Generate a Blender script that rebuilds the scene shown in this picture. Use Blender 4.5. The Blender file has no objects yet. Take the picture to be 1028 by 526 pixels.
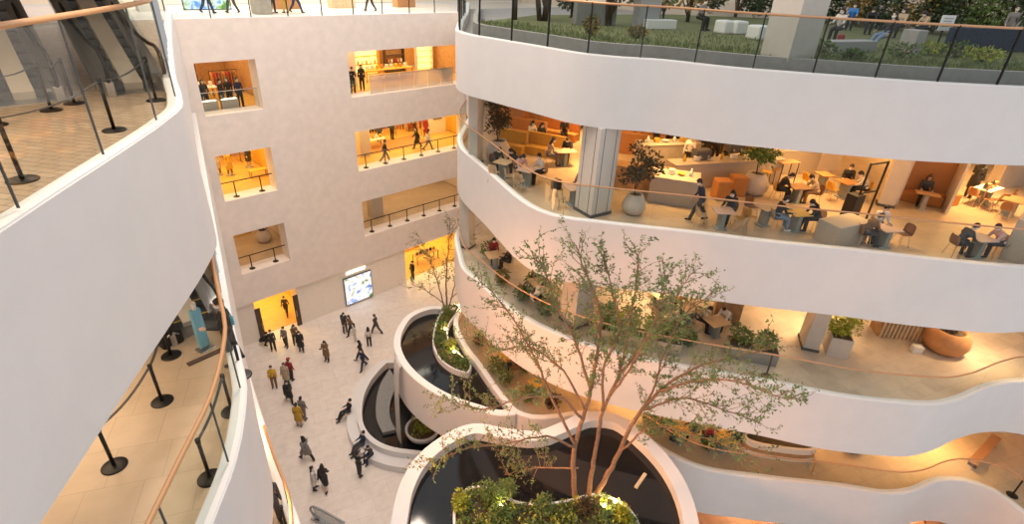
import bpy, bmesh, math, random
import numpy as np
from mathutils import Vector, Matrix
from mathutils.geometry import tessellate_polygon
random.seed(7)
PI = math.pi
D = bpy.data
SC = bpy.context.scene
COL = SC.collection

# ------------------------------------------------------------------ view (solved from vanishing points)
W_, H_ = 1028.0, 526.0
F_ = 540.0
EYE = 24.0
_v = np.array([-49., 977., F_]); _up = -_v/np.linalg.norm(_v)
_h = np.array([628., -267., F_]); _h = _h-np.dot(_h, _up)*_up; _h /= np.linalg.norm(_h)
RM = np.stack([_h, np.cross(_up, _h), _up])
CAM = np.array([0., 0., EYE])
def at(px, py, z):
    "point of the place at height z that the photograph shows at a pixel"
    d = RM @ np.array([px-W_/2, py-H_/2, F_])
    p = CAM+d*((z-EYE)/d[2])
    return Vector((float(p[0]), float(p[1]), float(z)))
def aty(px, py, y):
    d = RM @ np.array([px-W_/2, py-H_/2, F_])
    p = CAM+d*(y/d[1])
    return Vector((float(p[0]), float(p[1]), float(p[2])))
cam = D.objects.new('camera', D.cameras.new('camera'))
COL.objects.link(cam)
cx, cy, cz = RM @ np.array([1., 0, 0]), RM @ np.array([0, -1., 0]), -(RM @ np.array([0, 0, 1.]))
cam.matrix_world = Matrix(((cx[0], cy[0], cz[0], 0), (cx[1], cy[1], cz[1], 0), (cx[2], cy[2], cz[2], EYE), (0, 0, 0, 1)))
cam.data.sensor_width = 36.0
cam.data.lens = 36.0*F_/W_
cam.data.clip_end = 400
cam.data.clip_start = .05
SC.camera = cam

# ------------------------------------------------------------------ materials
MATS = {}
def nd(nt, t, **kw):
    n = nt.nodes.new(t)
    for k, v in kw.items():
        setattr(n, k, v)
    return n
def mat(name, col, rough=.6, metal=0., noise=0., nscale=6., bump=0., bscale=30., emit=None, estr=0., col2=None, spec=None, trans=0.):
    m = D.materials.new(name); m.use_nodes = True
    nt = m.node_tree; b = nt.nodes['Principled BSDF']
    b.inputs['Roughness'].default_value = rough; b.inputs['Metallic'].default_value = metal
    c = (*col, 1)
    b.inputs['Base Color'].default_value = c
    if spec is not None: b.inputs['Specular IOR Level'].default_value = spec
    if trans: b.inputs['Transmission Weight'].default_value = trans
    tc = nd(nt, 'ShaderNodeTexCoord')
    if noise or col2:
        nz = nd(nt, 'ShaderNodeTexNoise'); nz.inputs['Scale'].default_value = nscale; nz.inputs['Detail'].default_value = 4
        nt.links.new(tc.outputs['Object'], nz.inputs['Vector'])
        r = nd(nt, 'ShaderNodeValToRGB')
        r.color_ramp.elements[0].position = .35; r.color_ramp.elements[1].position = .65
        c2 = col2 or tuple(x*(1-noise) for x in col)
        r.color_ramp.elements[0].color = (*c2, 1); r.color_ramp.elements[1].color = c
        nt.links.new(nz.outputs['Fac'], r.inputs['Fac']); nt.links.new(r.outputs['Color'], b.inputs['Base Color'])
    if bump:
        nb = nd(nt, 'ShaderNodeTexNoise'); nb.inputs['Scale'].default_value = bscale
        nt.links.new(tc.outputs['Object'], nb.inputs['Vector'])
        bp = nd(nt, 'ShaderNodeBump'); bp.inputs['Strength'].default_value = bump
        nt.links.new(nb.outputs['Fac'], bp.inputs['Height']); nt.links.new(bp.outputs['Normal'], b.inputs['Normal'])
    if emit:
        b.inputs['Emission Color'].default_value = (*emit, 1); b.inputs['Emission Strength'].default_value = estr
    MATS[name] = m
    return m
def tile_mat(name, c1, c2, mortar, sx, sy, msize=.01, rough=.35, off=.5, rot=0., bias=0.):
    m = D.materials.new(name); m.use_nodes = True
    nt = m.node_tree; b = nt.nodes['Principled BSDF']; b.inputs['Roughness'].default_value = rough
    tc = nd(nt, 'ShaderNodeTexCoord'); mp = nd(nt, 'ShaderNodeMapping'); mp.inputs['Rotation'].default_value[2] = rot
    br = nd(nt, 'ShaderNodeTexBrick'); br.offset = off
    br.inputs['Scale'].default_value = 1; br.inputs['Brick Width'].default_value = sx; br.inputs['Row Height'].default_value = sy
    br.inputs['Mortar Size'].default_value = msize; br.inputs['Bias'].default_value = bias
    for k, c in (('Color1', c1), ('Color2', c2), ('Mortar', mortar)): br.inputs[k].default_value = (*c, 1)
    nz = nd(nt, 'ShaderNodeTexNoise'); nz.inputs['Scale'].default_value = 2.5; nz.inputs['Detail'].default_value = 5
    mx = nd(nt, 'ShaderNodeMixRGB', blend_type='MULTIPLY'); mx.inputs['Fac'].default_value = .35
    rp = nd(nt, 'ShaderNodeValToRGB'); rp.color_ramp.elements[0].color = (.72, .70, .68, 1); rp.color_ramp.elements[0].position = .3
    rp.color_ramp.elements[1].color = (1, 1, 1, 1); rp.color_ramp.elements[1].position = .6
    L = nt.links.new
    L(tc.outputs['Object'], mp.inputs['Vector']); L(mp.outputs['Vector'], br.inputs['Vector']); L(tc.outputs['Object'], nz.inputs['Vector'])
    L(nz.outputs['Fac'], rp.inputs['Fac']); L(br.outputs['Color'], mx.inputs['Color1']); L(rp.outputs['Color'], mx.inputs['Color2'])
    L(mx.outputs['Color'], b.inputs['Base Color'])
    MATS[name] = m
    return m
def glass_mat(name, tint, refl=.10, fog=0., fogcol=(.9, .9, .9)):
    m = D.materials.new(name); m.use_nodes = True
    nt = m.node_tree; nt.nodes.clear(); L = nt.links.new
    out = nd(nt, 'ShaderNodeOutputMaterial'); t = nd(nt, 'ShaderNodeBsdfTransparent'); t.inputs['Color'].default_value = (*tint, 1)
    g = nd(nt, 'ShaderNodeBsdfGlossy'); g.inputs['Roughness'].default_value = .03; g.inputs['Color'].default_value = (1, 1, 1, 1)
    fr = nd(nt, 'ShaderNodeFresnel'); fr.inputs['IOR'].default_value = 1.35
    mr = nd(nt, 'ShaderNodeMath', operation='MULTIPLY_ADD'); mr.inputs[1].default_value = .07; mr.inputs[2].default_value = refl*.03
    mr.use_clamp = True
    mx = nd(nt, 'ShaderNodeMixShader')
    L(fr.outputs['Fac'], mr.inputs[0]); L(mr.outputs['Value'], mx.inputs['Fac'])
    L(t.outputs['BSDF'], mx.inputs[1]); L(g.outputs['BSDF'], mx.inputs[2])
    last = mx.outputs['Shader']
    if fog:
        d = nd(nt, 'ShaderNodeBsdfDiffuse'); d.inputs['Color'].default_value = (*fogcol, 1)
        m2 = nd(nt, 'ShaderNodeMixShader'); m2.inputs['Fac'].default_value = fog
        L(last, m2.inputs[1]); L(d.outputs['BSDF'], m2.inputs[2]); last = m2.outputs['Shader']
    L(last, out.inputs['Surface'])
    MATS[name] = m
    return m
mat('white_paint', (.80, .775, .765), .55, noise=.03, nscale=1.5)
mat('white_edge', (.88, .87, .86), .4)
mat('plaster', (.87, .79, .74), .75, noise=.07, nscale=2.2, bump=.08, bscale=14)
mat('beige_wall', (.78, .67, .55), .6, noise=.05, nscale=3)
mat('soffit', (.78, .74, .70), .7)
tile_mat('marble_floor', (.86, .775, .715), (.82, .735, .67), (.62, .55, .50), 1.8, .9, .008, .3, .5, .3)
tile_mat('beige_tile', (.60, .47, .33), (.54, .42, .29), (.45, .35, .24), .9, .9, .008, .3, .3, .45)
tile_mat('patch_tile', (.66, .55, .43), (.44, .36, .28), (.50, .42, .33), .62, .62, .006, .32, .37, .35, -.55)
tile_mat('brick_paving', (.66, .50, .36), (.54, .40, .28), (.36, .27, .20), .34, .17, .012, .55, .5, .95)
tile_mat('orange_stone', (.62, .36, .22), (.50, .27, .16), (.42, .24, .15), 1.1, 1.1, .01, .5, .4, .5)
mat('copper', (.62, .34, .18), .35, .6)
mat('rail_wood', (.60, .31, .14), .4)
glass_mat('glass', (.92, .95, .94), .35)
glass_mat('garden_glass', (.80, .83, .82), .35)
glass_mat('film_glass', (.80, .80, .80), .25, .28, (.78, .76, .74))
glass_mat('smoky_glass', (.72, .74, .75), .3, .10, (.75, .76, .78))
mat('black_metal', (.02, .019, .018), .4, .4)
mat('black', (.018, .017, .018), .55)
mat('charcoal', (.05, .05, .055), .6)
mat('dark_grey', (.10, .10, .105), .6)
mat('grey', (.27, .265, .26), .7, noise=.1)
mat('mid_grey', (.36, .36, .36), .5)
mat('steel', (.55, .55, .56), .3, .9)
mat('concrete', (.46, .41, .35), .8, noise=.15, nscale=4, bump=.1)
mat('kerb_stone', (.46, .43, .41), .8, noise=.12, nscale=5)
mat('cream_wall', (.92, .84, .75), .6, noise=.04, nscale=3)
mat('terrazzo', (.76, .70, .63), .5, noise=.28, nscale=38)
mat('terrazzo_warm', (.56, .47, .38), .6, noise=.28, nscale=55)
mat('stone_column', (.60, .55, .49), .65, noise=.06, nscale=4)
mat('water', (.010, .010, .012), .06, noise=.3, nscale=1.5, bump=.12, bscale=2.2)
mat('pool_bed', (.045, .042, .042), .35, noise=.4, nscale=2.0, bump=.15, bscale=40)
mat('soil', (.12, .085, .05), .95, noise=.4, nscale=9, bump=.5, bscale=30)
mat('pebble', (.55, .52, .47), .8, noise=.4, nscale=30, bump=.5, bscale=60)
mat('lawn', (.14, .19, .07), .95, noise=.5, nscale=7, bump=.5, bscale=40, col2=(.20, .17, .08))
mat('grass_blade', (.20, .25, .09), .8, noise=.4, nscale=3)
mat('leaf_olive', (.20, .29, .08), .6, noise=.45, nscale=1.2)
mat('leaf_green', (.17, .27, .06), .55, noise=.45, nscale=2)
mat('leaf_bright', (.46, .50, .05), .55, noise=.35, nscale=3)
mat('leaf_dark', (.05, .085, .03), .6, noise=.4, nscale=2)
mat('leaf_autumn', (.36, .22, .05), .65, noise=.5, nscale=2, col2=(.10, .11, .03))
mat('leaf_brown', (.10, .075, .035), .7, noise=.4, nscale=2)
mat('bark', (.34, .20, .12), .85, noise=.35, nscale=9, bump=.3)
mat('bark_dark', (.12, .08, .055), .9, noise=.3, nscale=9)
mat('pot_stone', (.60, .52, .45), .8, noise=.1, nscale=5)
mat('terracotta', (.55, .27, .11), .75, noise=.12, nscale=5)
mat('yellow_fabric', (.62, .34, .06), .8, noise=.1)
mat('orange_fabric', (.56, .23, .06), .8, noise=.1)
mat('orange_panel', (.48, .22, .08), .55, noise=.06, nscale=3)
mat('yellow_shell', (.78, .48, .08), .45)
mat('beige_shell', (.66, .50, .33), .5)
mat('brown_shell', (.40, .22, .11), .5)
mat('white_shell', (.78, .74, .68), .45)
mat('wood', (.52, .30, .14), .5, noise=.25, nscale=5)
mat('pale_wood', (.72, .53, .32), .5, noise=.15, nscale=5)
mat('pink_top', (.66, .46, .36), .45)
mat('table_grey', (.30, .33, .32), .6)
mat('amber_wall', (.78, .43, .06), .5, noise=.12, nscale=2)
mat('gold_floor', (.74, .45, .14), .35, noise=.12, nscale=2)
mat('red_cloth', (.42, .05, .04), .8)
mat('crimson', (.30, .03, .04), .8)
mat('blue', (.04, .20, .55), .5)
mat('sky_blue', (.20, .47, .62), .45)
mat('teal', (.05, .42, .50), .5)
mat('navy', (.025, .035, .075), .8)
mat('denim', (.22, .30, .42), .85)
mat('beige_cloth', (.52, .40, .28), .85)
mat('brown_cloth', (.22, .13, .075), .85)
mat('mustard', (.55, .33, .05), .85)
mat('yellow_cloth', (.72, .42, .03), .8)
mat('grey_cloth', (.22, .20, .19), .85)
mat('light_cloth', (.70, .66, .62), .85)
mat('pink_cloth', (.68, .42, .38), .85)
mat('skin', (.66, .44, .32), .55)
mat('hair', (.022, .016, .013), .5)
mat('hair_brown', (.10, .045, .025), .5)
mat('white', (.82, .82, .80), .6)
mat('escalator_step', (.15, .15, .155), .45, .5)
mat('safety_yellow', (.72, .48, .03), .5)
mat('lamp_glow', (1, .9, .7), .5, emit=(1, .75, .38), estr=9)
mat('strip_glow', (1, .95, .9), .5, emit=(1, .88, .68), estr=3.2)
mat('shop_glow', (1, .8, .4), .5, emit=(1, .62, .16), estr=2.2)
def screen_mat(name, cols, scale, strength):
    m = D.materials.new(name); m.use_nodes = True
    nt = m.node_tree; b = nt.nodes['Principled BSDF']; L = nt.links.new
    tc = nd(nt, 'ShaderNodeTexCoord'); nz = nd(nt, 'ShaderNodeTexNoise'); nz.inputs['Scale'].default_value = scale
    nz.inputs['Detail'].default_value = 2
    r = nd(nt, 'ShaderNodeValToRGB'); r.color_ramp.interpolation = 'LINEAR'
    els = r.color_ramp.elements
    while len(els) < len(cols): els.new(.5)
    for i, c in enumerate(cols):
        els[i].position = .32+.36*i/(len(cols)-1); els[i].color = (*c, 1)
    L(tc.outputs['Object'], nz.inputs['Vector']); L(nz.outputs['Fac'], r.inputs['Fac'])
    L(r.outputs['Color'], b.inputs['Emission Color']); b.inputs['Emission Strength'].default_value = strength
    b.inputs['Base Color'].default_value = (.02, .02, .02, 1)
    MATS[name] = m
screen_mat('floral_screen', [(.08, .14, .42), (.35, .5, .85), (.95, .93, .9), (.98, .97, .95), (.85, .82, .7), (.10, .22, .08)], 1.6, 1.05)
screen_mat('landscape_screen', [(.05, .2, .7), (.2, .5, .9), (.9, .95, 1), (.3, .6, .1), (.1, .3, .05)], 1.8, 1.2)

# ------------------------------------------------------------------ mesh building
class MB:
    def __init__(s): s.bm = bmesh.new(); s.mi = 0
    def quad(s, vs):
        try:
            f = s.bm.faces.new([s.bm.verts.new(v) for v in vs]); f.material_index = s.mi
        except ValueError: pass
    def box(s, c, size, rz=0., rot=None, bev=0.):
        m = Matrix.Translation(Vector(c)) @ (rot.to_4x4() if rot else Matrix.Rotation(rz, 4, 'Z')) @ Matrix.Diagonal((*size, 1))
        r = bmesh.ops.create_cube(s.bm, size=1, matrix=m)
        if bev:
            es = list({e for v in r['verts'] for e in v.link_edges})
            q = bmesh.ops.bevel(s.bm, geom=es, offset=bev, segments=2, affect='EDGES', profile=.5)
            for f in q['faces']: f.material_index = s.mi
        else:
            for f in {f for v in r['verts'] for f in v.link_faces}: f.material_index = s.mi
        return s
    def bar(s, a, b, w, h=None, up=(0, 0, 1)):
        a, b = Vector(a), Vector(b); d = b-a; L = d.length
        if L < 1e-6: return s
        z = d/L; x = Vector(up).cross(z)
        if x.length < 1e-4: x = Vector((1, 0, 0))
        x.normalize(); y = z.cross(x)
        rot = Matrix((x, y, z)).transposed()
        return s.box((a+b)/2, (w, h or w, L), rot=rot)
    def ring(s, c, x, y, r, n):
        return [s.bm.verts.new(c+x*(r*math.cos(2*PI*i/n))+y*(r*math.sin(2*PI*i/n))) for i in range(n)]
    def bridge(s, a, b):
        n = len(a)
        for i in range(n):
            try:
                f = s.bm.faces.new((a[i], a[(i+1) % n], b[(i+1) % n], b[i])); f.material_index = s.mi; f.smooth = True
            except ValueError: pass
    def cap(s, r, flip=False):
        try:
            f = s.bm.faces.new(r[::-1] if flip else r); f.material_index = s.mi
        except ValueError: pass
    def tube(s, pts, rad, n=8, closed=False, caps=True):
        pts = [Vector(p) for p in pts]; m = len(pts)
        rad = rad if isinstance(rad, (list, tuple)) else [rad]*m
        rings = []; px = None
        for i, p in enumerate(pts):
            if closed: t = pts[(i+1) % m]-pts[i-1]
            else: t = pts[min(i+1, m-1)]-pts[max(i-1, 0)]
            if t.length < 1e-9: t = Vector((0, 0, 1))
            t.normalize()
            if px is None:
                x = t.cross(Vector((0, 0, 1)))
                if x.length < 1e-3: x = Vector((1, 0, 0))
            else: x = px-t*px.dot(t)
            if x.length < 1e-6: x = t.orthogonal()
            x.normalize(); px = x
            rings.append(s.ring(p, x, t.cross(x), rad[i], n))
        for i in range(m-1): s.bridge(rings[i], rings[i+1])
        if closed: s.bridge(rings[-1], rings[0])
        elif caps: s.cap(rings[0], True); s.cap(rings[-1])
        return s
    def cyl(s, c, r, h, n=16, r2=None):
        c = Vector(c); return s.tube([c, c+Vector((0, 0, h))], [r, r if r2 is None else r2], n)
    def lathe(s, c, prof, n=20, sx=1., sy=1., rz=0.):
        c = Vector(c); rings = []
        for r, z in prof:
            rg = []
            for i in range(n):
                a = 2*PI*i/n; x, y = r*sx*math.cos(a), r*sy*math.sin(a)
                rg.append(s.bm.verts.new(c+Vector((x*math.cos(rz)-y*math.sin(rz), x*math.sin(rz)+y*math.cos(rz), z))))
            rings.append(rg)
        for a, b in zip(rings, rings[1:]): s.bridge(a, b)
        s.cap(rings[0], True); s.cap(rings[-1])
        return s
    def prism(s, poly, z0, z1):
        b = [s.bm.verts.new((p[0], p[1], z0)) for p in poly]; t = [s.bm.verts.new((p[0], p[1], z1)) for p in poly]
        n = len(poly); fs = []
        for i in range(n):
            f = s.bm.faces.new((b[i], b[(i+1) % n], t[(i+1) % n], t[i])); f.material_index = s.mi
        for tri in tessellate_polygon([[Vector((p[0], p[1], 0)) for p in poly]]):
            for q in (b, t):
                f = s.bm.faces.new([q[i] for i in tri]); f.material_index = s.mi
        return s
    def band(s, outer, inner, z0, z1, closed=False, smooth=True):
        "a wall of section outer-inner following two plan curves"
        n = len(outer); rng = range(n) if closed else range(n-1)
        def strip(A, za, B, zb):
            va = [s.bm.verts.new((p[0], p[1], za)) for p in A]; vb = [s.bm.verts.new((p[0], p[1], zb)) for p in B]
            for k in rng:
                f = s.bm.faces.new((va[k], vb[k], vb[(k+1) % n], va[(k+1) % n])); f.material_index = s.mi; f.smooth = smooth
        strip(outer, z0, outer, z1); strip(outer, z1, inner, z1); strip(inner, z1, inner, z0); strip(inner, z0, outer, z0)
        if not closed:
            for k in (0, -1): s.quad([(outer[k][0], outer[k][1], z0), (outer[k][0], outer[k][1], z1), (inner[k][0], inner[k][1], z1), (inner[k][0], inner[k][1], z0)])
        return s
    def sphere(s, c, r, n=12, m=8, sc=(1, 1, 1), rot=None):
        M = Matrix.Translation(Vector(c)) @ (rot.to_4x4() if rot else Matrix.Identity(4)) @ Matrix.Diagonal((*sc, 1))
        q = bmesh.ops.create_uvsphere(s.bm, u_segments=n, v_segments=m, radius=r, matrix=M)
        for f in {f for v in q['verts'] for f in v.link_faces}: f.material_index = s.mi; f.smooth = True
        return s
    def mesh(s, name, *ms, fix=True):
        if fix: bmesh.ops.recalc_face_normals(s.bm, faces=s.bm.faces)
        me = D.meshes.new(name); s.bm.to_mesh(me); s.bm.free()
        for m in ms: me.materials.append(MATS[m] if isinstance(m, str) else m)
        return me
def link(name, me, parent=None, loc=None, rz=0.):
    o = D.objects.new(name, me); COL.objects.link(o)
    if parent: o.parent = parent
    if loc is not None: o.location = loc
    if rz: o.rotation_euler[2] = rz
    return o
def part(name, mb, m, parent=None, fix=True, label=None):
    o = link(name, mb.mesh(name, *([m] if isinstance(m, str) else m), fix=fix), parent)
    if label: o['label'] = label
    return o
def tag(o, label, cat, group=None, kind=None):
    o['label'] = label; o['category'] = cat
    if group: o['group'] = group
    if kind: o['kind'] = kind
    return o
def thing(name, label, cat, loc=(0, 0, 0), rz=0., group=None):
    o = D.objects.new(name, None); COL.objects.link(o); o.empty_display_size = .2
    o.location = loc; o.rotation_euler[2] = rz
    return tag(o, label, cat, group)
def struct(name, mb, m, label, cat, fix=True):
    return tag(part(name, mb, m, fix=fix), label, cat, kind='structure')
def dup(o, loc=None, rz=None, label=None, group=None, swap=None, scale=None):
    "copy of a thing with copies of its parts and sub-parts"
    c = o.copy(); COL.objects.link(c)
    if loc is not None: c.location = loc
    if rz is not None: c.rotation_euler[2] = rz
    if scale is not None: c.scale = (scale,)*3
    if label: c['label'] = label
    if group: c['group'] = group
    def kids(a, b):
        for ch in a.children:
            k = ch.copy(); COL.objects.link(k); k.parent = b
            for sl in k.material_slots:
                nm = sl.material.name if sl.material else ''
                if swap and nm in swap:
                    sl.link = 'OBJECT'; sl.material = MATS[swap[nm]]
            kids(ch, k)
    kids(o, c)
    return c
def spline(pts, step=.35, closed=False):
    P = [Vector(p) for p in pts]; n = len(P); out = []
    for i in range(n if closed else n-1):
        if closed: p0, p1, p2, p3 = P[i-1], P[i], P[(i+1) % n], P[(i+2) % n]
        else: p0, p1, p2, p3 = P[max(i-1, 0)], P[i], P[i+1], P[min(i+2, n-1)]
        k = max(1, int((p2-p1).length/step))
        # centripetal-like tangents keep corners tidy
        d1, d2, d0 = (p2-p1).length, (p3-p2).length or 1e-6, (p1-p0).length or 1e-6
        m1 = ((p2-p1)/d1*d0+(p1-p0)/d0*d1)/(d0+d1)*d1 if (p1-p0).length > 1e-6 else (p2-p1)
        m2 = ((p3-p2)/d2*d1+(p2-p1)/d1*d2)/(d1+d2)*d1 if (p3-p2).length > 1e-6 else (p2-p1)
        for j in range(k):
            t = j/k; t2, t3 = t*t, t*t*t
            out.append(p1*(2*t3-3*t2+1)+m1*(t3-2*t2+t)+p2*(-2*t3+3*t2)+m2*(t3-t2))
    if not closed: out.append(P[-1])
    return out
def offset(pts, d, closed=False):
    "shift a plan curve to its left by d"
    n = len(pts); out = []
    for i, p in enumerate(pts):
        a = pts[i-1] if (closed or i) else p; b = pts[(i+1) % n] if (closed or i < n-1) else p
        t = Vector((b[0]-a[0], b[1]-a[1], 0))
        if t.length < 1e-9: t = Vector((1, 0, 0))
        t.normalize()
        out.append(Vector((p[0]-t.y*d, p[1]+t.x*d, 0)))
    return out
def V2(*pts): return [Vector((p[0], p[1], 0)) for p in pts]
def along(pts, s):
    "point and direction at length s on a polyline"
    for a, b in zip(pts, pts[1:]):
        L = (b-a).length
        if s <= L and L > 0: return a+(b-a)*(s/L), (b-a)/L
        s -= L
    return pts[-1].copy(), (pts[-1]-pts[-2]).normalized()
def plen(pts): return sum((b-a).length for a, b in zip(pts, pts[1:]))
# ------------------------------------------------------------------ the setting
LV = {1: 0., 2: 5.42, 3: 10.55, 4: 15.69, 5: 20.81}
FT = {k: v+.42 for k, v in LV.items()}
FB = {k: v-2.15 for k, v in LV.items()}
YB = 33.49
LR5, FT5R, FB5R = 21.05, 21.465, 19.11    # the garden level sits a little above the other fifth floor slabs
b = MB(); b.box((14, 14, -.25), (62, 60, .5))
struct('floor', b, 'marble_floor', 'pale polished stone floor of the atrium ground level', 'floor')

RC = {
 5: [p*.915 for p in V2((30, 36.4), (23, 28.2), (18.2, 22.8), (16.6, 20.75), (16.3, 19.9), (16.28, 18), (16.4, 15.4), (16.55, 13.1), (17.1, 12), (17.85, 11.15), (18.9, 8.6), (20.5, 6.2), (22.3, 3.75), (24.8, 1.2), (28, -1.5), (34, -6))],
 4: V2((27.5, 33.4), (24, 28), (19, 23.2), (16.9, 21.2), (16.0, 19.8), (15.36, 18.04), (14.8, 16.4), (14.35, 15.2), (13.75, 13.45), (13.55, 12.3), (13.75, 11.3), (14.35, 10.4), (15, 9.5), (16.5, 7.5), (18, 5.35), (19.6, 3.3), (21.3, .95), (23, -1.0), (24.7, -2.2), (30, -5.5)),
 3: V2((27.5, 33.4), (24, 28), (18.5, 22.5), (16.2, 20.6), (15.14, 19.03), (14.33, 17.6), (14.1, 16.2), (13.8, 14.6), (13.7, 12.6), (13.9, 11.1), (14.4, 9.5), (15.1, 8.1), (16, 6.6), (16.9, 5.2), (17.7, 4), (19.2, 1.6), (20.3, .3), (21.1, -.5), (22.2, -1.1), (23.6, -1.6), (24.9, -2.25), (26, -3.3), (26.4, -4.5), (26.6, -9)),
 2: V2((27.5, 33.4), (24, 28), (18, 22), (15.6, 20), (14.8, 18.28), (14.27, 16.3), (13.6, 13.9), (13.4, 12.7), (13.75, 11.9), (14.6, 11.2), (15.7, 10.5), (16.4, 9.5), (16.6, 8.3), (16.65, 6.6), (16.95, 5.4), (18.5, 3.25), (20.65, .7), (21.8, -.75), (22.7, -1.35), (24, -1.9), (24.9, -2.66), (25.2, -3.6), (24.8, -4.6), (23.8, -7), (23.6, -9)),
}
RC = {k: spline(v, .4) for k, v in RC.items()}
LC = {
 5: V2((-12, -10), (-5, .5), (-2.2, 4.7), (-.29, 7.5), (.35, 8.45), (1.27, 9.77), (2.41, 11.5), (2.85, 12.3), (3.08, 13.1), (3.55, 15.2), (4.2, 17.8), (8.3, 33.3)),
 4: V2((-12, -9), (-5, -.6), (-1, 4.7), (.61, 6.94), (1.32, 7.93), (1.85, 8.95), (2.18, 9.75), (2.42, 10.7), (2.75, 12.1), (3.3, 14.2), (8.3, 33.3)),
 3: V2((-12, -9), (-5, -.6), (0, 5.4), (1.9, 8.2), (2.55, 9.6), (2.86, 11.3), (3.2, 13.2), (7.9, 33.3)),
 2: V2((-12, -9), (-5, -.6), (0, 5.4), (1.7, 8.0), (2.2, 9.4), (2.55, 11.3), (2.95, 13.2), (7.6, 33.3)),
}
LC = {k: spline(v, .4) for k, v in LC.items()}
word = {2: 'second', 3: 'third', 4: 'fourth', 5: 'fifth'}
flr = {5: 'kerb_stone', 4: 'beige_tile', 3: 'patch_tile', 2: 'beige_tile'}
def slab(side, k, curve, close, fmat, fb, lv=None, ft=None):
    lv = lv or LV[k]; ft = ft or FT[k]
    inner = offset(curve, .28)
    poly = [(p.x, p.y) for p in offset(curve, .2)]+close
    b = MB(); b.prism(poly, lv-.3, lv)
    struct('floor', b, fmat, f'{word[k]} level floor slab on the {side} side of the atrium', 'floor')
    b = MB(); b.prism(poly, fb, fb+.06)
    struct('ceiling', b, 'soffit', f'plain soffit under the {word[k]} level on the {side} side', 'ceiling')
    b = MB(); b.band(curve, inner, fb, ft)
    o = struct(f'trim_{k if side == "right" else k+10}', b, 'white_paint', f'white curved fascia and kerb of the {word[k]} level, {side} side', 'fascia')
    b = MB(); b.band(offset(curve, .03), offset(curve, .25), ft, ft+.025)
    struct(f'trim_{k+20 if side == "right" else k+30}', b, 'white_edge', f'bright white kerb capping along the {word[k]} level, {side} side', 'kerb')
for k in (5, 4, 3, 2):
    slab('right', k, RC[k], [(41.9, RC[k][-1].y), (41.9, 33.4)], flr[k], *((FB5R, LR5, FT5R) if k == 5 else (FB[k],)))
    slab('left', k, LC[k], [(-12, 33.3)], 'brick_paving' if k == 5 else 'beige_tile', FB[k]-(.53 if k > 2 else 0))

poly = [(p.x, p.y) for p in LC[5] if p.y > 5.5]+[(-12, 33.3), (-12, 5.5)]
b = MB(); b.prism(poly, LV[5]+2.6, LV[5]+5.2)
struct('ceiling', b, 'soffit', 'underside of the sixth level landing over the upper left escalators', 'ceiling')
# facade at the back: piers and bands, openings 1.2 m deep
OP = [(8.8, 12.03), (17.8, 27.6)]
b = MB(); T = 1.2; yc = YB+T/2
def fbox(x0, x1, z0, z1): b.box(((x0+x1)/2, yc, (z0+z1)/2), (x1-x0, T, z1-z0))
fbox(-12, 8.8, 3.27, LV[5]); fbox(12.03, 17.8, 3.27, LV[5]); fbox(27.6, 42, 3.27, LV[5])
for (x0, x1) in OP:
    fbox(x0, x1, 3.27, LV[2]+.12)
    for k in (2, 3): fbox(x0, x1, LV[k]+2.95, LV[k+1]+.12)
    fbox(x0, x1, LV[4]+2.95, LV[5])
struct('wall_back', b, 'plaster', 'tall pinkish plaster facade wall pierced by shop openings', 'wall')
b = MB()
Y0 = 33.68
DL, DR = (9.15, 12.1), (21.3, 27.6)
for x0, x1 in ((-12, DL[0]), (DL[1], DR[0]), (DR[1], 42)): b.box(((x0+x1)/2, Y0+.5, 1.635), (x1-x0, 1.0, 3.27))
struct('wall_back_lower', b, 'cream_wall', 'smooth beige ground level wall below the plaster facade', 'wall')
# rooms behind the facade
for k in (1, 2, 3, 4, 5):
    if k > 1:
        b = MB(); b.box((15, 38.6, LV[k]-.15), (54, 8.0, .3))
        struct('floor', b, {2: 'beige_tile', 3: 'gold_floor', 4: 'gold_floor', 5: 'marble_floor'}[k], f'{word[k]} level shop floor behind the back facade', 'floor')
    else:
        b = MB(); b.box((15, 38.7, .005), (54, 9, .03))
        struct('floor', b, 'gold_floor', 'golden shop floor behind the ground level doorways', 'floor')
    if k < 5:
        b = MB(); b.box((15, 38.65, LV[k]+3.12 if k > 1 else 3.3), (54, 7.9, .1))
        struct('ceiling', b, 'soffit', f'shop ceiling behind the back facade on {"ground" if k == 1 else word[k]} level', 'ceiling')
    b = MB()
    h = 3.0 if k < 5 else 4.2
    b.box((15, 42.5, LV[k]+h/2+.05), (54, .2, h))
    if k < 5:
        b.box((13.2, 38.6, LV[k]+h/2+.05), (.3, 7.6, h)); b.box((17.0, 38.6, LV[k]+h/2+.05), (.3, 7.6, h)); b.box((30, 38.6, LV[k]+h/2+.05), (.3, 7.6, h)); b.box((5, 38.6, LV[k]+h/2+.05), (.3, 7.6, h))
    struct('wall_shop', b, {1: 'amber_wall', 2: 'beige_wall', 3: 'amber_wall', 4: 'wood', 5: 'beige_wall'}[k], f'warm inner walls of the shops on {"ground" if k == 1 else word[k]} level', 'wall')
# outer walls that close the building
b = MB(); b.box((42.2, 14, 13), (.4, 58, 26))
struct('wall_right', b, 'beige_wall', 'far beige wall behind the right side levels', 'wall')
b = MB(); b.box((-12.4, 10, 13), (.4, 48, 26))
struct('wall_left', b, 'beige_wall', 'far beige wall behind the left side landings', 'wall')
# 3F/4F right floors carry a strip of warm paving on the ground below
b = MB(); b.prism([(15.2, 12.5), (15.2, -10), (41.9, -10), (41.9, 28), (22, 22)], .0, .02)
struct('floor', b, 'orange_stone', 'orange stone paving on the ground level beneath the right side', 'floor')

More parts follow.
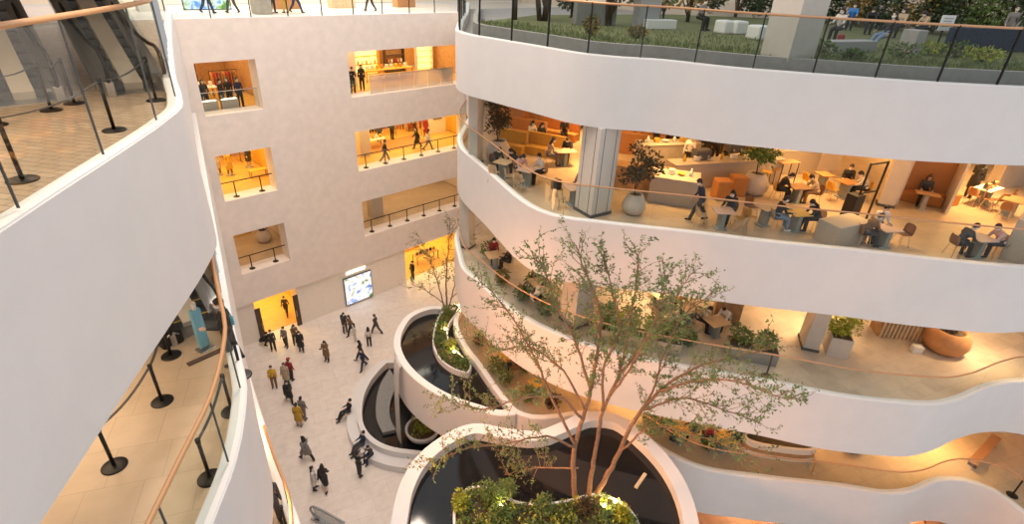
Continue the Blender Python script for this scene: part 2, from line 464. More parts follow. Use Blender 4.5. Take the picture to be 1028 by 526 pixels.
# columns that run through the right side
def column(x, y, w, k, rz, m, label, d=None, gr=False):
    b = MB(); z0, z1 = LV[k], (FB5R if k == 4 else FB[k+1])
    h = z1-z0; d = d or w; b.box((0, 0, h/2), (w, d, h), bev=.02)
    b.mi = 1
    for s in ((-1, 1) if gr else ()):
        for q in (-.28, .28):
            b.box((q*w, s*d/2, h/2), (.022, .016, h)); b.box((s*w/2, q*d, h/2), (.016, .022, h))
    b.box((0, 0, .06), (w+.06, d+.06, .12))
    o = tag(part('column', b, [m, 'dark_grey'], fix=True), label, 'column', kind='structure'); o.location = (x, y, z0); o.rotation_euler[2] = rz
    return o
column(15.95, 11.6, 1.0, 4, math.radians(-11), 'terrazzo', 'grey speckled stone column in the fourth level cafe', gr=True)
column(15.75, 11.6, 1.0, 3, math.radians(-11), 'stone_column', 'broad stone column on the third level behind the tree')
column(16.05, 18.75, .5, 4, .3, 'stone_column', 'slim pale column at the far tip of the fourth level')
column(16.6, 20.0, .62, 3, .3, 'stone_column', 'slim pale column at the far tip of the third level')
column(22.05, 4.1, 1.05, 3, .5, 'stone_column', 'tilted looking grey square column on the third level', .6)
_c = at(728, 318, LV[3]); column(_c.x, _c.y, 1.1, 3, .45, 'wood', 'wide timber clad column on the third level')
_c = at(888, 206, LV[4]); column(_c.x, _c.y, .5, 4, .35, 'beige_wall', 'beige column left of the cafe booth', .6)

# ------------------------------------------------------------------ balustrades
def balustrade(label, curve, s0, s1, z0, h, rail, gl, inset, plen_, side=1, post=None, name='glass_balustrade', rr=.035, ph=None, group=None, seal=False):
    cv = offset(curve, inset)
    acc = [0]
    for a, c in zip(cv, cv[1:]): acc.append(acc[-1]+(c-a).length)
    s1 = min(s1, acc[-1])
    o0, _ = along(cv, s0)
    t = thing(name, label, 'railing', (o0.x, o0.y, z0), 0, group)
    n = max(1, round((s1-s0)/plen_)); L = (s1-s0)/n
    org = Vector((o0.x, o0.y, 0))
    def seg(a, c):
        q = [along(cv, a)[0]]+[p for p, s in zip(cv, acc) if a+.02 < s < c-.02]+[along(cv, c)[0]]
        return [p-org for p in q]
    hp = ph or h
    for i in range(n):
        q = seg(s0+i*L+.008, s0+(i+1)*L-.008)
        b = MB(); b.band(q, offset(q, .018), 0.02, hp)
        part('glass_panel', b, gl, t)
    b = MB(); b.tube([p+Vector((0, 0, h)) for p in seg(s0, s1)], rr, 8)
    part('handrail', b, rail, t)
    if seal:
        for i in range(1, n):
            p, d = along(cv, s0+i*L); p = p-org
            b = MB(); b.box((p.x, p.y, hp/2), (.014, .03, hp-.04), math.atan2(d.y, d.x)); part('panel_joint', b, 'dark_grey', t)
    if post:
        for i in range(n+1):
            p, d = along(cv, s0+i*L); p = p-org
            b = MB(); b.box((p.x, p.y, (h+.02)/2), (.03, .07, h), math.atan2(d.y, d.x)); part('post', b, post, t)
    return t
def s_at(curve, x, y):
    best, bs, acc = 1e9, 0, 0
    for a, c in zip(curve, curve[1:]):
        L = (c-a).length
        if L:
            u = max(0, min(1, (Vector((x, y, 0))-a).dot(c-a)/L/L)); d = (a+(c-a)*u-Vector((x, y, 0))).length
            if d < best: best, bs = d, acc+u*L
            acc += L
    return bs
balustrade('copper topped glass balustrade with dark posts around the fifth level garden', RC[5], s_at(RC[5], 21, 25.8), s_at(RC[5], 25.8, -1.5), FT5R+.03, 1.55, 'copper', 'garden_glass', .12, 1.75, post='black_metal')
balustrade('copper topped glass balustrade along the fourth level cafe edge', RC[4], s_at(RC[4], 19, 23.2), s_at(RC[4], 24.7, -2.2), FT[4]+.03, 1.28, 'copper', 'glass', .12, 1.8, rr=.03)
balustrade('copper topped glass balustrade of the third level behind the tree', RC[3], s_at(RC[3], 18.5, 22.5), s_at(RC[3], 26.6, -7), FT[3]+.03, 1.18, 'copper', 'glass', .12, 1.8, rr=.03)
balustrade('copper topped glass balustrade of the second level above the orange paving', RC[2], s_at(RC[2], 16.6, 8.3), s_at(RC[2], 24.3, -6), FT[2]+.03, 1.18, 'copper', 'glass', .12, 1.8, rr=.03)
balustrade('glass balustrade with wooden handrail on the upper left escalator landing', LC[5], s_at(LC[5], -2.2, 4.7), s_at(LC[5], 3.5, 15.0), FT[5]+.03, 1.88, 'rail_wood', 'glass', .12, 2.1, rr=.04, seal=True)
balustrade('glass balustrade with wooden handrail on the lower left escalator landing', LC[4], s_at(LC[4], -1, 4.7), s_at(LC[4], 3.1, 13.4), FT[4]+.03, 1.48, 'rail_wood', 'glass', .12, 2.1, rr=.04, seal=True)
balustrade('glass balustrade with copper rail on the third level left landing', LC[3], s_at(LC[3], 0, 5.4), s_at(LC[3], 3.2, 12.5), FT[3]+.03, 1.2, 'rail_wood', 'glass', .12, 2.1, rr=.04, seal=True)
# tall glass screens that close the escalator wells beside the atrium
def screen(curve, a, c, z0, z1, label):
    t = thing('glass_screen', label, 'glass screen', (*along(curve, a)[0].xy, z0))
    o = along(curve, a)[0]; n = 5; L = (c-a)/n; cv = offset(curve, .14)
    for i in range(n):
        p, q = along(cv, a+i*L+.01)[0]-o, along(cv, a+(i+1)*L-.01)[0]-o
        b = MB(); b.band([p, q], offset([p, q], .02), 0, z1-z0); part('glass_panel', b, 'film_glass', t)
        b = MB(); b.box((q.x, q.y, (z1-z0)/2), (.05, .05, z1-z0)); part('mullion', b, 'steel', t)
screen(LC[4], s_at(LC[4], 3.15, 13.6), s_at(LC[4], 4.6, 19.2), FT[4]+.03, FB[5]-.56, 'tall glass screen beside the lower left escalator')
screen(LC[5], s_at(LC[5], 3.6, 15.3), s_at(LC[5], 5.2, 21.5), FT[5]+.03, LV[5]+2.5, 'tall glass screen beside the upper left escalator')

# railings in the facade openings
def post_rail(label, x0, x1, z, n):
    t = thing('post_railing', label, 'railing', ((x0+x1)/2, YB+.45, z)); w = x1-x0
    for i in range(n):
        x = -w/2+w*(i+.5)/n
        b = MB(); b.cyl((x, 0, 0), .19, .025, 14); b.cyl((x, 0, 0), .035, 1.0, 8); part('post', b, 'black_metal', t)
    b = MB(); b.box((0, 0, 1.0), (w, .05, .05)); part('rail', b, 'black_metal', t)
for k in (2, 3):
    post_rail(f'black post railing in the left opening of the {word[k]} level facade', 8.85, 11.98, LV[k]+.12, 2)
    post_rail(f'black post railing in the right opening of the {word[k]} level facade', 17.85, 27.55, LV[k]+.12, 6)
def pane_rail(label, x0, x1, z, n, m):
    t = thing('glass_balustrade', label, 'railing', ((x0+x1)/2, YB+.3, z)); w = x1-x0
    for i in range(n):
        b = MB(); b.box((-w/2+w*(i+.5)/n, 0, .6), (w/n-.03, .02, 1.16)); part('glass_panel', b, m, t)
    b = MB(); b.box((0, 0, 1.2), (w, .04, .04)); part('rail', b, 'steel', t)
pane_rail('clear glass balustrade in the left opening of the fourth level facade', 8.85, 11.98, LV[4]+.12, 3, 'glass')
pane_rail('dotted film glass balustrade in the right opening of the fourth level facade', 19.4, 26.6, LV[4]+.12, 6, 'film_glass')
t = thing('glass_balustrade', 'clear glass balustrade with dark posts along the top of the back facade', 'railing', (16, YB+.2, LV[5]))
for i in range(11):
    x = -10+2.1*i
    b = MB(); b.box((x, 0, .65), (.05, .05, 1.3)); part('post', b, 'black_metal', t)
    if i < 10: b = MB(); b.box((x+1.05, 0, .65), (2.02, .02, 1.2)); part('glass_panel', b, 'glass', t)
b = MB(); b.box((.5, 0, 1.3), (21, .05, .05)); part('handrail', b, 'copper', t)
b = MB(); b.box((10.6, Y0-.02, 0), (.01, .01, .01)); b.bm.free()

# ------------------------------------------------------------------ light
w = D.worlds.new('daylight'); SC.world = w; w.use_nodes = True
bg = w.node_tree.nodes['Background']; bg.inputs['Color'].default_value = (.96, .97, 1.0, 1); bg.inputs['Strength'].default_value = .79
def area(name, loc, sx, sy, power, col, spread=180):
    l = D.lights.new(name, 'AREA'); l.spread = math.radians(spread); l.shape = 'RECTANGLE'; l.size = sx; l.size_y = sy; l.energy = power; l.color = col
    o = D.objects.new(name, l); COL.objects.link(o); o.location = loc
    return o
WARM = (1, .56, .20); WARM2 = (1, .66, .34)
for k, z, col, e in ((4, FB5R-.04, WARM, 1.0), (3, FB[4]-.04, WARM2, .75), (2, FB[3]-.04, WARM, 1.1), (1, FB[2]-.04, WARM2, 1.1)):
    for x, y, sx, sy in ((21.5, 17, 6, 6), (21, 11.5, 5, 4), (24.5, 6, 5, 5), (28, 0.5, 5, 5), (31, 13, 8, 10), (33, 3, 6, 6)):
        area('ceiling_lamp', (x, y, z), sx*.6, sy*.6, 4.2*sx*sy*e, col)
        for qx, qy in ((-.3, -.3), (.32, .25)): area('ceiling_downlight', (x+qx*sx, y+qy*sy, z), .5, .5, 2.9*sx*sy*e, col, 95)
for k in (1, 2, 3, 4):
    z = LV[k]+(3.0 if k > 1 else 3.2)
    col = {1: (1, .70, .22), 2: WARM2, 3: (1, .70, .24), 4: (1, .68, .32)}[k]
    e = {1: 11, 2: 3.4, 3: 10, 4: 8.5}[k]
    area('shop_lamp', (9.6, 38.4, z), 6.5, 6, e*39, col); area('shop_lamp', (23.5, 38.4, z), 12, 6, e*72, col)
for x in (13, 22): area('mall_lamp', (x, 39, LV[5]+4.0), 7, 5, 650, (1, .86, .68))
for k in (5, 4, 3):
    area('landing_lamp', (-2, 12, FB[k]-.62 if k < 5 else FB[5]-.62), 5, 5, 210, (1, .74, .50))
area('landing_lamp', (-1, 12.5, LV[5]+2.5), 6, 7, 230, (1, .80, .6))
for x, y in ((7, 14), (7, 26), (13, 20), (17, 28)): area('overhead_fill', (x, y, 37), 3, 3, 1600 if y < 24 else 1050, (1, .83, .68))  # added warm fill from above for ground floor and back wall, no real fixtures

def fascia_fill(loc, aim, energy, cone):  # added unseen spots that warm the lower right fascias, not lamps of the garden
    l = D.lights.new('warm_fascia_fill', 'SPOT'); l.energy = energy; l.color = (1, .40, .15); l.spot_size = R90*cone; l.spot_blend = 1.0; l.shadow_soft_size = .9
    o = D.objects.new('warm_fascia_fill', l); COL.objects.link(o); o.location = loc
    o.rotation_euler = (Vector(aim)-Vector(loc)).to_track_quat('-Z', 'Y').to_euler()
R90 = PI/2
fascia_fill((2.6, 14.5, 12.4), (19, 3, 9), 5200, 1.0)
fascia_fill((1.4, 9.5, 12.4), (22, -1, 8), 5200, 1.0)
fascia_fill((3.2, 18.5, 12.4), (15, 12, 8), 2600, 1.0)
# ------------------------------------------------------------------ people
def remesh(me, vox, smooth=2):
    o = D.objects.new('tmp', me); COL.objects.link(o)
    m = o.modifiers.new('r', 'REMESH'); m.mode = 'VOXEL'; m.voxel_size = vox; m.use_smooth_shade = True
    if smooth:
        q = o.modifiers.new('s', 'SMOOTH'); q.iterations = smooth; q.factor = .5
    dg = bpy.context.evaluated_depsgraph_get(); ev = o.evaluated_get(dg)
    n = D.meshes.new_from_object(ev); D.objects.remove(o); D.meshes.remove(me)
    for p in n.polygons: p.use_smooth = True
    return n
def rx(a): return Matrix.Rotation(a, 3, 'X')
def ry(a): return Matrix.Rotation(a, 3, 'Y')
def rz3(a): return Matrix.Rotation(a, 3, 'Z')
R_ = math.radians
POSES = {
 'stand': dict(lean=0, hip=(2, -2), knee=(2, 4), sh=(4, 2), ab=(8, 8), el=(12, 14)),
 'walk': dict(lean=4, hip=(26, -18), knee=(8, 22), sh=(-22, 22), ab=(7, 7), el=(15, 28)),
 'stride': dict(lean=16, hip=(30, -14), knee=(14, 18), sh=(-8, 18), ab=(7, 8), el=(20, 30), head=14),
 'phone': dict(lean=2, hip=(2, -3), knee=(3, 5), sh=(32, 28), ab=(6, 6), el=(100, 96), head=16),
 'camera': dict(lean=0, hip=(3, -4), knee=(3, 6), sh=(62, 60), ab=(10, 10), el=(98, 98), head=0),
 'chat': dict(lean=0, hip=(3, -5), knee=(3, 8), sh=(18, 4), ab=(9, 8), el=(80, 12), head=6),
 'sit': dict(lean=12, hip=(84, 80), knee=(82, 76), sh=(42, 38), ab=(10, 10), el=(58, 62), head=12, seat=1),
 'sitdown': dict(lean=28, hip=(84, 80), knee=(86, 70), sh=(62, 56), ab=(12, 10), el=(40, 50), head=18, seat=1),
 'sitback': dict(lean=-14, hip=(76, 82), knee=(40, 58), sh=(6, 10), ab=(12, 12), el=(38, 50), head=8, seat=1),
 'crouch': dict(lean=34, hip=(112, 96), knee=(132, 122), sh=(62, 50), ab=(10, 12), el=(40, 52), head=4, crouch=1),
}
def figure(p):
    "joint positions and the lists of tapered limbs for one pose; the figure faces +Y"
    g = {}
    pz = .93
    J = {'pel': Vector((0, 0, pz))}
    T = rx(-R_(p['lean']))          # torso frame
    up = T @ Vector((0, 0, 1)); fw = T @ Vector((0, 1, 0))
    J['waist'] = J['pel']+up*.14; J['chest'] = J['pel']+up*.36; J['neck'] = J['pel']+up*.50
    hd = T @ rx(-R_(p.get('head', 0)))
    J['head'] = J['neck']+up*.06+hd @ Vector((0, .02, .135))
    body, top, bot, shoe = [], [], [], []
    X = Vector((1, 0, 0))
    body += [(J['pel']-X*.07, J['pel']+X*.07, .115, .115), (J['pel'], J['chest'], .115, .12), (J['chest']-X*.07, J['chest']+X*.07, .115, .115),
             (J['neck']-X*.14-up*.03, J['neck']+X*.14-up*.03, .06, .06), (J['chest']+up*.05, J['neck'], .11, .058), (J['neck'], J['head']-hd @ Vector((0, .015, .03)), .055, .05)]
    top += [(J['pel']-X*.075+up*.02, J['pel']+X*.075+up*.02, .135, .135), (J['pel'], J['chest'], .14, .145), (J['chest']-X*.085, J['chest']+X*.085, .138, .138),
            (J['neck']-X*.15-up*.035, J['neck']+X*.15-up*.035, .078, .078), (J['chest']+up*.06, J['neck']-up*.02, .12, .085)]
    bot += [(J['pel']-X*.07, J['pel']+X*.07, .128, .128), (J['pel']+up*.06-X*.05, J['pel']+up*.06+X*.05, .12, .12)]
    hands = []
    for i, s in enumerate((-1, 1)):
        a = R_(p['hip'][i]); k = R_(p['knee'][i])
        h = J['pel']+X*(s*.09); d1 = Vector((s*.04, math.sin(a), -math.cos(a))).normalized()
        kn = h+d1*.43; d2 = Vector((s*.01, math.sin(a-k), -math.cos(a-k))).normalized()
        an = kn+d2*.42
        fa = (a-k)*.35 if not p.get('crouch') else 0
        fd = Vector((s*.15, math.cos(fa), math.sin(fa))).normalized(); dn = Vector((0, math.sin(fa), -math.cos(fa)))
        heel = an+dn*.045-fd*.035; toe = an+dn*.055+fd*.15
        body += [(h, kn, .085, .057), (kn, kn+d2*.15, .057, .058), (kn+d2*.15, an, .058, .038), (heel, toe, .036, .028)]
        bot += [(h, kn, .108, .08), (kn, an-d2*.02, .08, .066)]
        shoe += [(heel+dn*.004, toe, .047, .040), (an+d2*-.02, heel, .052, .047)]
        J[f'an{i}'] = an; J[f'kn{i}'] = kn; J[f'sole{i}'] = min(heel.z-.047, toe.z-.040)
        sx = R_(p['sh'][i]); ab = R_(p['ab'][i]); el = R_(p['el'][i])
        S = J['neck']-up*.045+X*(s*.175)
        B = T @ ry(-s*ab) @ rx(sx)
        e = S+B @ Vector((0, 0, -.29))
        B2 = B @ rx(el) @ rz3(s*R_(18) if el > .7 else 0)
        w = e+B2 @ Vector((0, 0, -.25))
        body += [(S, e, .052, .042), (e, w, .042, .028)]
        top += [(S, e, .072, .060), (e, w-(w-e)*.06, .060, .046)]
        # hand: palm, four unequal bent fingers, thumb from the side of the palm
        pd = B2 @ Vector((0, 0, -1)); sd = B2 @ Vector((0, 1, 0)); nr = B2 @ Vector((-s, 0, 0))
        pc = w+pd*.085
        for q in (-.024, -.008, .008, .024): body.append((w+pd*.02+sd*q*.7, pc+sd*q, .014, .013))
        for q, L in ((.027, .066), (.009, .076), (-.009, .071), (-.027, .056)):
            b0 = pc+sd*q; b1 = b0+(pd*.9+nr*.35).normalized()*L*.5; b2 = b1+(pd*.6+nr*.8).normalized()*L*.5
            body += [(b0, b1, .0095, .009), (b1, b2, .009, .0075)]
        t0 = w+pd*.035+sd*.024; t1 = t0+(pd*.6+sd*.75+nr*.2).normalized()*.038; t2 = t1+(pd*.9+nr*.3+sd*.2).normalized()*.03
        body += [(t0, t1, .012, .011), (t1, t2, .0105, .0085)]
        hands.append(pc)
    return J, T, hd, body, top, bot, shoe, hands, up
def limbs(L, n=10, grow=0.):
    b = MB()
    for a, c, r0, r1 in L:
        d = c-a; l = d.length
        if l < 1e-5: d = Vector((0, 0, 1)); l = 1e-5
        d = d/l; r0 += grow; r1 += grow
        pts, rr = [], []
        for t in (-1, -.87, -.5): pts.append(a+d*(r0*t)); rr.append(r0*math.sqrt(max(0, 1-t*t))+1e-4)
        pts += [a, c]; rr += [r0, r1]
        for t in (.5, .87, 1): pts.append(c+d*(r1*t)); rr.append(r1*math.sqrt(max(0, 1-t*t))+1e-4)
        b.tube(pts, rr, n)
    return b
HEADM = {}
def build_pose(key):
    p = POSES[key]; J, T, hd, body, top, bot, shoe, hands, up = figure(p)
    hp = J['head']; M = {}
    # drop the figure so that the soles (or the seat) rest where they should
    base = min(J['sole0'], J['sole1'])
    if p.get('seat'): base = J['pel'].z-.115-.455
    sh = Vector((0, 0, -base))
    b = limbs(body)
    rot = hd
    H = lambda x, y, z: hp+hd @ Vector((x, y, z))
    b.sphere(H(0, -.008, .022), .1, 20, 14, (.78, .98, .98), rot)          # skull
    b.sphere(H(0, .022, -.045), .075, 18, 12, (.86, .95, 1.0), rot)       # jaw
    b.sphere(H(0, .052, -.088), .03, 10, 8, (1.1, .9, .8), rot)           # chin
    b.tube([H(0, .088, .02), H(0, .112, -.022), H(0, .094, -.034)], [.009, .017, .011], 8)   # nose
    b.sphere(H(-.0, .082, .028), .028, 10, 8, (1.9, .5, .35), rot)        # brow
    b.sphere(H(0, .088, -.062), .017, 10, 8, (1.35, .6, .5), rot)         # lips
    for s in (-1, 1): b.sphere(H(s*.080, -.01, -.008), .028, 10, 8, (.42, .75, 1.1), rot)    # ears
    me = remesh(b.mesh('body', 'skin', fix=False), .0085, 1); M['body'] = me
    M['top'] = remesh(limbs(top, grow=-.012).mesh('jacket', 'navy', fix=False), .014, 3)
    b = limbs(bot); M['bottom'] = remesh(b.mesh('trousers', 'charcoal', fix=False), .014, 3)
    M['shoes'] = remesh(limbs(shoe).mesh('shoes', 'black', fix=False), .011, 2)
    # long coat / skirt: hangs from the waist over the thighs
    kn0 = J['pel']+Vector((0, 0, -.42)) if not p.get('seat') and not p.get('crouch') else J['pel']+Vector((0, .34, -.02))
    b = limbs(top+[(J['pel']-X_*.06, J['kn0'], .15, .135), (J['pel']+X_*.06, J['kn1'], .15, .135), (J['pel'], (J['kn0']+J['kn1'])/2, .15, .15)])
    M['coat'] = remesh(b.mesh('coat', 'grey_cloth', fix=False), .015, 3)
    # hair
    def hair(long):
        b = MB(); b.sphere(H(0, -.022, .036), .109, 18, 12, (.82, .97, .97), rot)
        b.sphere(H(0, -.05, -.02), .085, 14, 10, (.95, .75, 1.0), rot)
        b.sphere(H(-.015, .05, .092), .05, 12, 8, (1.25, .7, .5), rot)
        if long:
            for s in (-1, 0, 1):
                b.tube([H(s*.06, -.04, .02), H(s*.075, -.055, -.09), H(s*.07, -.075, -.2), H(s*.055, -.085, -.28)], [.05, .052, .048, .022], 10)
        return b
    M['short'] = remesh(hair(False).mesh('hair', 'hair', fix=False), .011, 2)
    M['long'] = remesh(hair(True).mesh('hair', 'hair', fix=False), .012, 2)
    b = MB()
    for s in (-1, 1): b.sphere(H(s*.031, .083, .006), .0105, 8, 6, (1.25, .7, .7), rot)
    M['eyes'] = b.mesh('eyes', 'black')
    b = MB(); b.sphere(H(0, .030, -.052), .083, 16, 10, (.88, .96, .72), rot); M['mask'] = b.mesh('face_mask', 'white')
    b = MB(); b.lathe((0, 0, 0), [(.115, 0), (.118, .03), (.10, .075), (.05, .10), (.005, .105)], 16)
    b.mi = 0; b.box((0, .12, .006), (.16, .10, .012), bev=.004)
    bmesh.ops.transform(b.bm, matrix=Matrix.Translation(H(0, -.015, .06)) @ hd.to_4x4(), verts=b.bm.verts); M['cap'] = b.mesh('cap', 'crimson')
    # shoulder bag
    b = MB(); c = J['pel']+up*.08+T @ Vector((.2, -.02, 0)); b.box(c, (.09, .26, .22), rot=T, bev=.02)
    b.tube([c+T @ Vector((0, -.1, .1)), J['neck']+T @ Vector((.1, -.09, -.03)), J['neck']+T @ Vector((.1, .03, .035)), c+T @ Vector((0, .1, .1))], .012, 6); M['bag'] = b.mesh('bag', 'black')
    b = MB(); c = J['chest']-T @ Vector((0, .2, .02)); b.box(c, (.30, .16, .42), rot=T, bev=.05); M['backpack'] = b.mesh('backpack', 'black')
    b = MB(); hc = hands[1]
    b.box(hc+hd @ Vector((-.025, .03, .05)), (.075, .012, .15), rot=T @ rx(R_(-15)), bev=.004); M['phone'] = b.mesh('phone', 'black')
    for me in M.values():
        me.transform(Matrix.Translation(sh))
    return M
X_ = Vector((1, 0, 0))
PM = {}
def person(loc, face, pose, label, top='charcoal', bottom='black', shoes='black', hair='short', hcol='hair', coat=False, mask=True, extra=(), bare=False, group=None, scale=1.0, excol=None):
    "face: heading in degrees as seen from the camera, 0 looks to the right, 90 away"
    if pose not in PM: PM[pose] = build_pose(pose)
    M = PM[pose]
    t = thing('person', label, 'person', loc, R_(face-134), group)
    t.scale = (scale,)*3
    def add(name, key, m):
        o = link(name, M[key], t); o.material_slots[0].link = 'OBJECT'; o.material_slots[0].material = MATS[m]; return o
    add('body', 'body', 'skin'); add('hair', hair, hcol); add('eyes', 'eyes', 'black')
    add('coat' if coat else 'jacket', 'coat' if coat else 'top', top)
    if not bare: add('trousers', 'bottom', bottom)
    add('shoes', 'shoes', shoes)
    if mask: add('face_mask', 'mask', 'white')
    for e in extra: add({'cap': 'cap', 'bag': 'bag', 'backpack': 'backpack', 'phone': 'phone'}[e], e, (excol or {}).get(e, {'cap': 'crimson'}.get(e, 'black')))
    return t
def P(px, py, k): return at(px, py, LV[k])
GG = 'people walking on the atrium floor'
def gp(px, py, face, pose, label, **k): return person(P(px, py, 1), face, pose, label, group=GG, **k)
gp(275, 352, -60, 'stand', 'person in black with a bag, left of the trio by the left doorway', top='black', extra=('bag',))
gp(287.7, 348.5, -100, 'chat', 'person in grey jacket in the middle of the group by the left doorway', top='grey_cloth', bottom='charcoal')
gp(297.5, 346, -50, 'phone', 'person in brown top, back one of the pair right of the left doorway', top='brown_cloth', hair='long', extra=('phone',))
gp(303, 353, -70, 'chat', 'person in black coat, front one of the pair right of the left doorway', top='black', coat=True, hair='long')
gp(263, 346.5, 10, 'crouch', 'person in black bending low at the far left outside the left doorway', top='black')
gp(328.5, 362.5, -95, 'phone', 'person in brown coat looking at a phone alone in mid floor', top='brown_cloth', coat=True, bottom='black', hair='long', extra=('phone',))
gp(347, 334, -40, 'stand', 'tall person in dark grey left of the lit flower screen passage', top='charcoal', bottom='charcoal', extra=('backpack',))
gp(352.5, 335.5, -130, 'walk', 'person in brown and black close behind the tall person near the flower screen', top='brown_cloth', hair='long')
gp(357, 343, -160, 'stand', 'small person all in white in the group below the flower screen', top='light_cloth', bottom='light_cloth', shoes='white', hair='long', scale=.9)
gp(378, 335, 160, 'walk', 'person in dark suit, right of the group below the flower screen', top='charcoal', bottom='charcoal')
gp(371, 347.5, 110, 'stand', 'person in white top and black trousers, front right of the flower screen group', top='light_cloth', bottom='black', hair='long', scale=.93)
gp(363, 362, 170, 'walk', 'person in black walking just behind the person in navy', top='black', hair='long')
gp(365, 370, -120, 'walk', 'person in navy suit striding beside the raised basin', top='navy', bottom='navy')
gp(293, 381.5, 75, 'stand', 'person in crimson with red cap among the three at the left of the floor', top='crimson', extra=('cap',))
gp(288.5, 386, -90, 'stand', 'person in long beige coat beside the one in crimson', top='beige_cloth', coat=True, bottom='black', hair='long', hcol='hair_brown')
gp(276, 389, -70, 'stand', 'person in bright yellow jacket near the left edge of the floor', top='yellow_cloth', bottom='brown_cloth', hcol='hair_brown')
gp(291, 403, -60, 'walk', 'person all in black with long hair walking behind the yellow jacket', top='black', hair='long', coat=True)
gp(305.5, 421, 80, 'stand', 'person in grey jacket standing behind the mustard coat', top='grey_cloth', bottom='grey_cloth')
gp(301, 427.5, 95, 'stand', 'person in long mustard coat with back to the camera', top='mustard', coat=True, bottom='beige_cloth')
gp(308.5, 461, 150, 'walk', 'person in wide grey coat walking away left', top='grey_cloth', coat=True, bottom='black', hair='long')
gp(316.5, 491, 20, 'stand', 'person in short cream coat at the front of the floor', top='light_cloth', coat=True, bottom='black', hair='long', scale=.95)
gp(326.5, 490, 100, 'walk', 'person in black dress with bare legs beside the cream coat', top='black', coat=True, bare=True, hair='long')
gp(361.5, 477, 60, 'camera', 'person in black taking a picture of the basin bench', top='black', extra=('phone',))
person(at(288, 315.8, .02), -80, 'walk', 'person in dark suit walking out of the golden left doorway', top='charcoal', bottom='black')
person(at(414.5, 280, .02), -120, 'stand', 'person in black suit standing in the golden right doorway', top='black', bottom='black')
BZ = .45
def bp(px, py, face, label, pose='sitback', **k):
    q = at(px, py, BZ); person((q.x, q.y, 0.0), face, pose, label, **k)
bp(350, 413, 215, 'person in black sitting on the left side of the basin bench with legs stretched out', top='black')
bp(363.5, 446, 225, 'person in navy sitting on the basin bench in front of the stone chute', top='navy', bottom='charcoal')
bp(372.5, 455.5, 235, 'small person in dark blue sitting right of the navy one on the bench', top='charcoal', bottom='navy', pose='sit', scale=.9)
# staff on the lower left landing
person(P(236, 364, 4), 200, 'chat', 'staff person in black on the lower left landing with teal gloves bag', top='black', bottom='charcoal', extra=('bag',), excol={'bag': 'teal'})
# behind the facade openings
def fp(x, y, k, face, pose, label, **kw): return person((x, y, LV[k]), face, pose, label, **kw)
FG = 'people lined up behind the glass in the fourth level left opening'
for i, (x, c, m) in enumerate(((9.15, 'black', 'at the left end'), (9.55, 'charcoal', 'second from the left'), (10.35, 'black', 'in the middle left'), (10.9, 'black', 'in the centre'), (11.35, 'navy', 'right of centre'))):
    fp(x, 35.15+.35*(i % 2), 4, -80+40*(i % 3), 'stand', f'dark dressed person {m} behind the fourth level left glass', top=c, hair='long' if i % 2 else 'short', group=FG)
fp(18.9, 35.2, 4, -60, 'phone', 'person in black leaning at the left end of the dotted glass rail', top='black')
fp(19.9, 35.7, 4, -80, 'stand', 'person in black behind the left end of the dotted glass rail', top='black', hair='long')
q = P(387, 162.5, 3); fp(q.x, q.y, 3, 20, 'walk', 'person in black top and grey trousers walking along the third level railing', top='black', bottom='grey_cloth')
q = P(419, 148.5, 3); fp(q.x, q.y, 3, -150, 'walk', 'person in long black dress walking in the third level right opening', top='black', coat=True, hair='long')
q = P(430, 150.5, 3); fp(q.x, q.y, 3, 10, 'walk', 'person in white top walking beside the black dress on the third level', top='light_cloth', bottom='grey_cloth', hair='long')
q = P(394, 140, 3); fp(q.x, q.y, 3, 70, 'stand', 'person in charcoal browsing inside the third level shop', top='charcoal')
for i, (px, c, bt, pose, lb) in enumerate(((209, 'navy', 'navy', 'walk', 'left of the blue screen'), (234, 'black', 'charcoal', 'walk', 'right of the blue screen'), (275, 'grey_cloth', 'black', 'stand', 'beside the pillar'), (288, 'mustard', 'mustard', 'stand', 'near the orange counter'), (300, 'charcoal', 'navy', 'walk', 'striding in the middle'), (383, 'black', 'black', 'walk', 'at the right stretch'))):
    q = P(px, 13.2, 5)
    k = min(1, 36.5/q.y) if q.y > 36.5 else 1
    fp(q.x*k, max(35.6, min(q.y*k, 37.5)), 5, -20+170*(i % 2), pose, f'person in {c.replace("_cloth", "")} {lb} behind the top floor railing', top=c, bottom=bt)
# ------------------------------------------------------------------ plants
def rnd(a, b): return random.uniform(a, b)
def rdir():
    z = rnd(-1, 1); a = rnd(0, 2*PI); q = math.sqrt(1-z*z)
    return Vector((q*math.cos(a), q*math.sin(a), z))
class Leaves:
    def __init__(s): s.v, s.f = [], []
    def leaf(s, p, L, w, d=None):
        d = d or rdir(); n = rdir(); x = d.cross(n)
        if x.length < 1e-3: x = d.orthogonal()
        x.normalize(); q = d.cross(x)
        i = len(s.v)
        s.v += [tuple(p), tuple(p+d*L*.5+x*w*.5+q*w*.15), tuple(p+d*L), tuple(p+d*L*.5-x*w*.5+q*w*.15)]
        s.f += [(i, i+1, i+2), (i, i+2, i+3)]
    def obj(s, name, m, parent=None):
        me = D.meshes.new(name); me.from_pydata(s.v, [], s.f); me.materials.append(MATS[m])
        return link(name, me, parent)
def blob(lv, c, r, h, n, L, w, hollow=.35):
    for _ in range(n):
        d = rdir(); k = rnd(hollow, 1)**.6
        lv.leaf(Vector(c)+Vector((d.x*r*k, d.y*r*k, d.z*h*.5*k)), L*rnd(.7, 1.3), w*rnd(.7, 1.3), (d+rdir()*.9).normalized())
def atd(px, py, dist):
    d = RM @ np.array([px-W_/2, py-H_/2, F_]); k = dist/math.hypot(d[0], d[1]); p = CAM+d*k
    return Vector((float(p[0]), float(p[1]), float(p[2])))
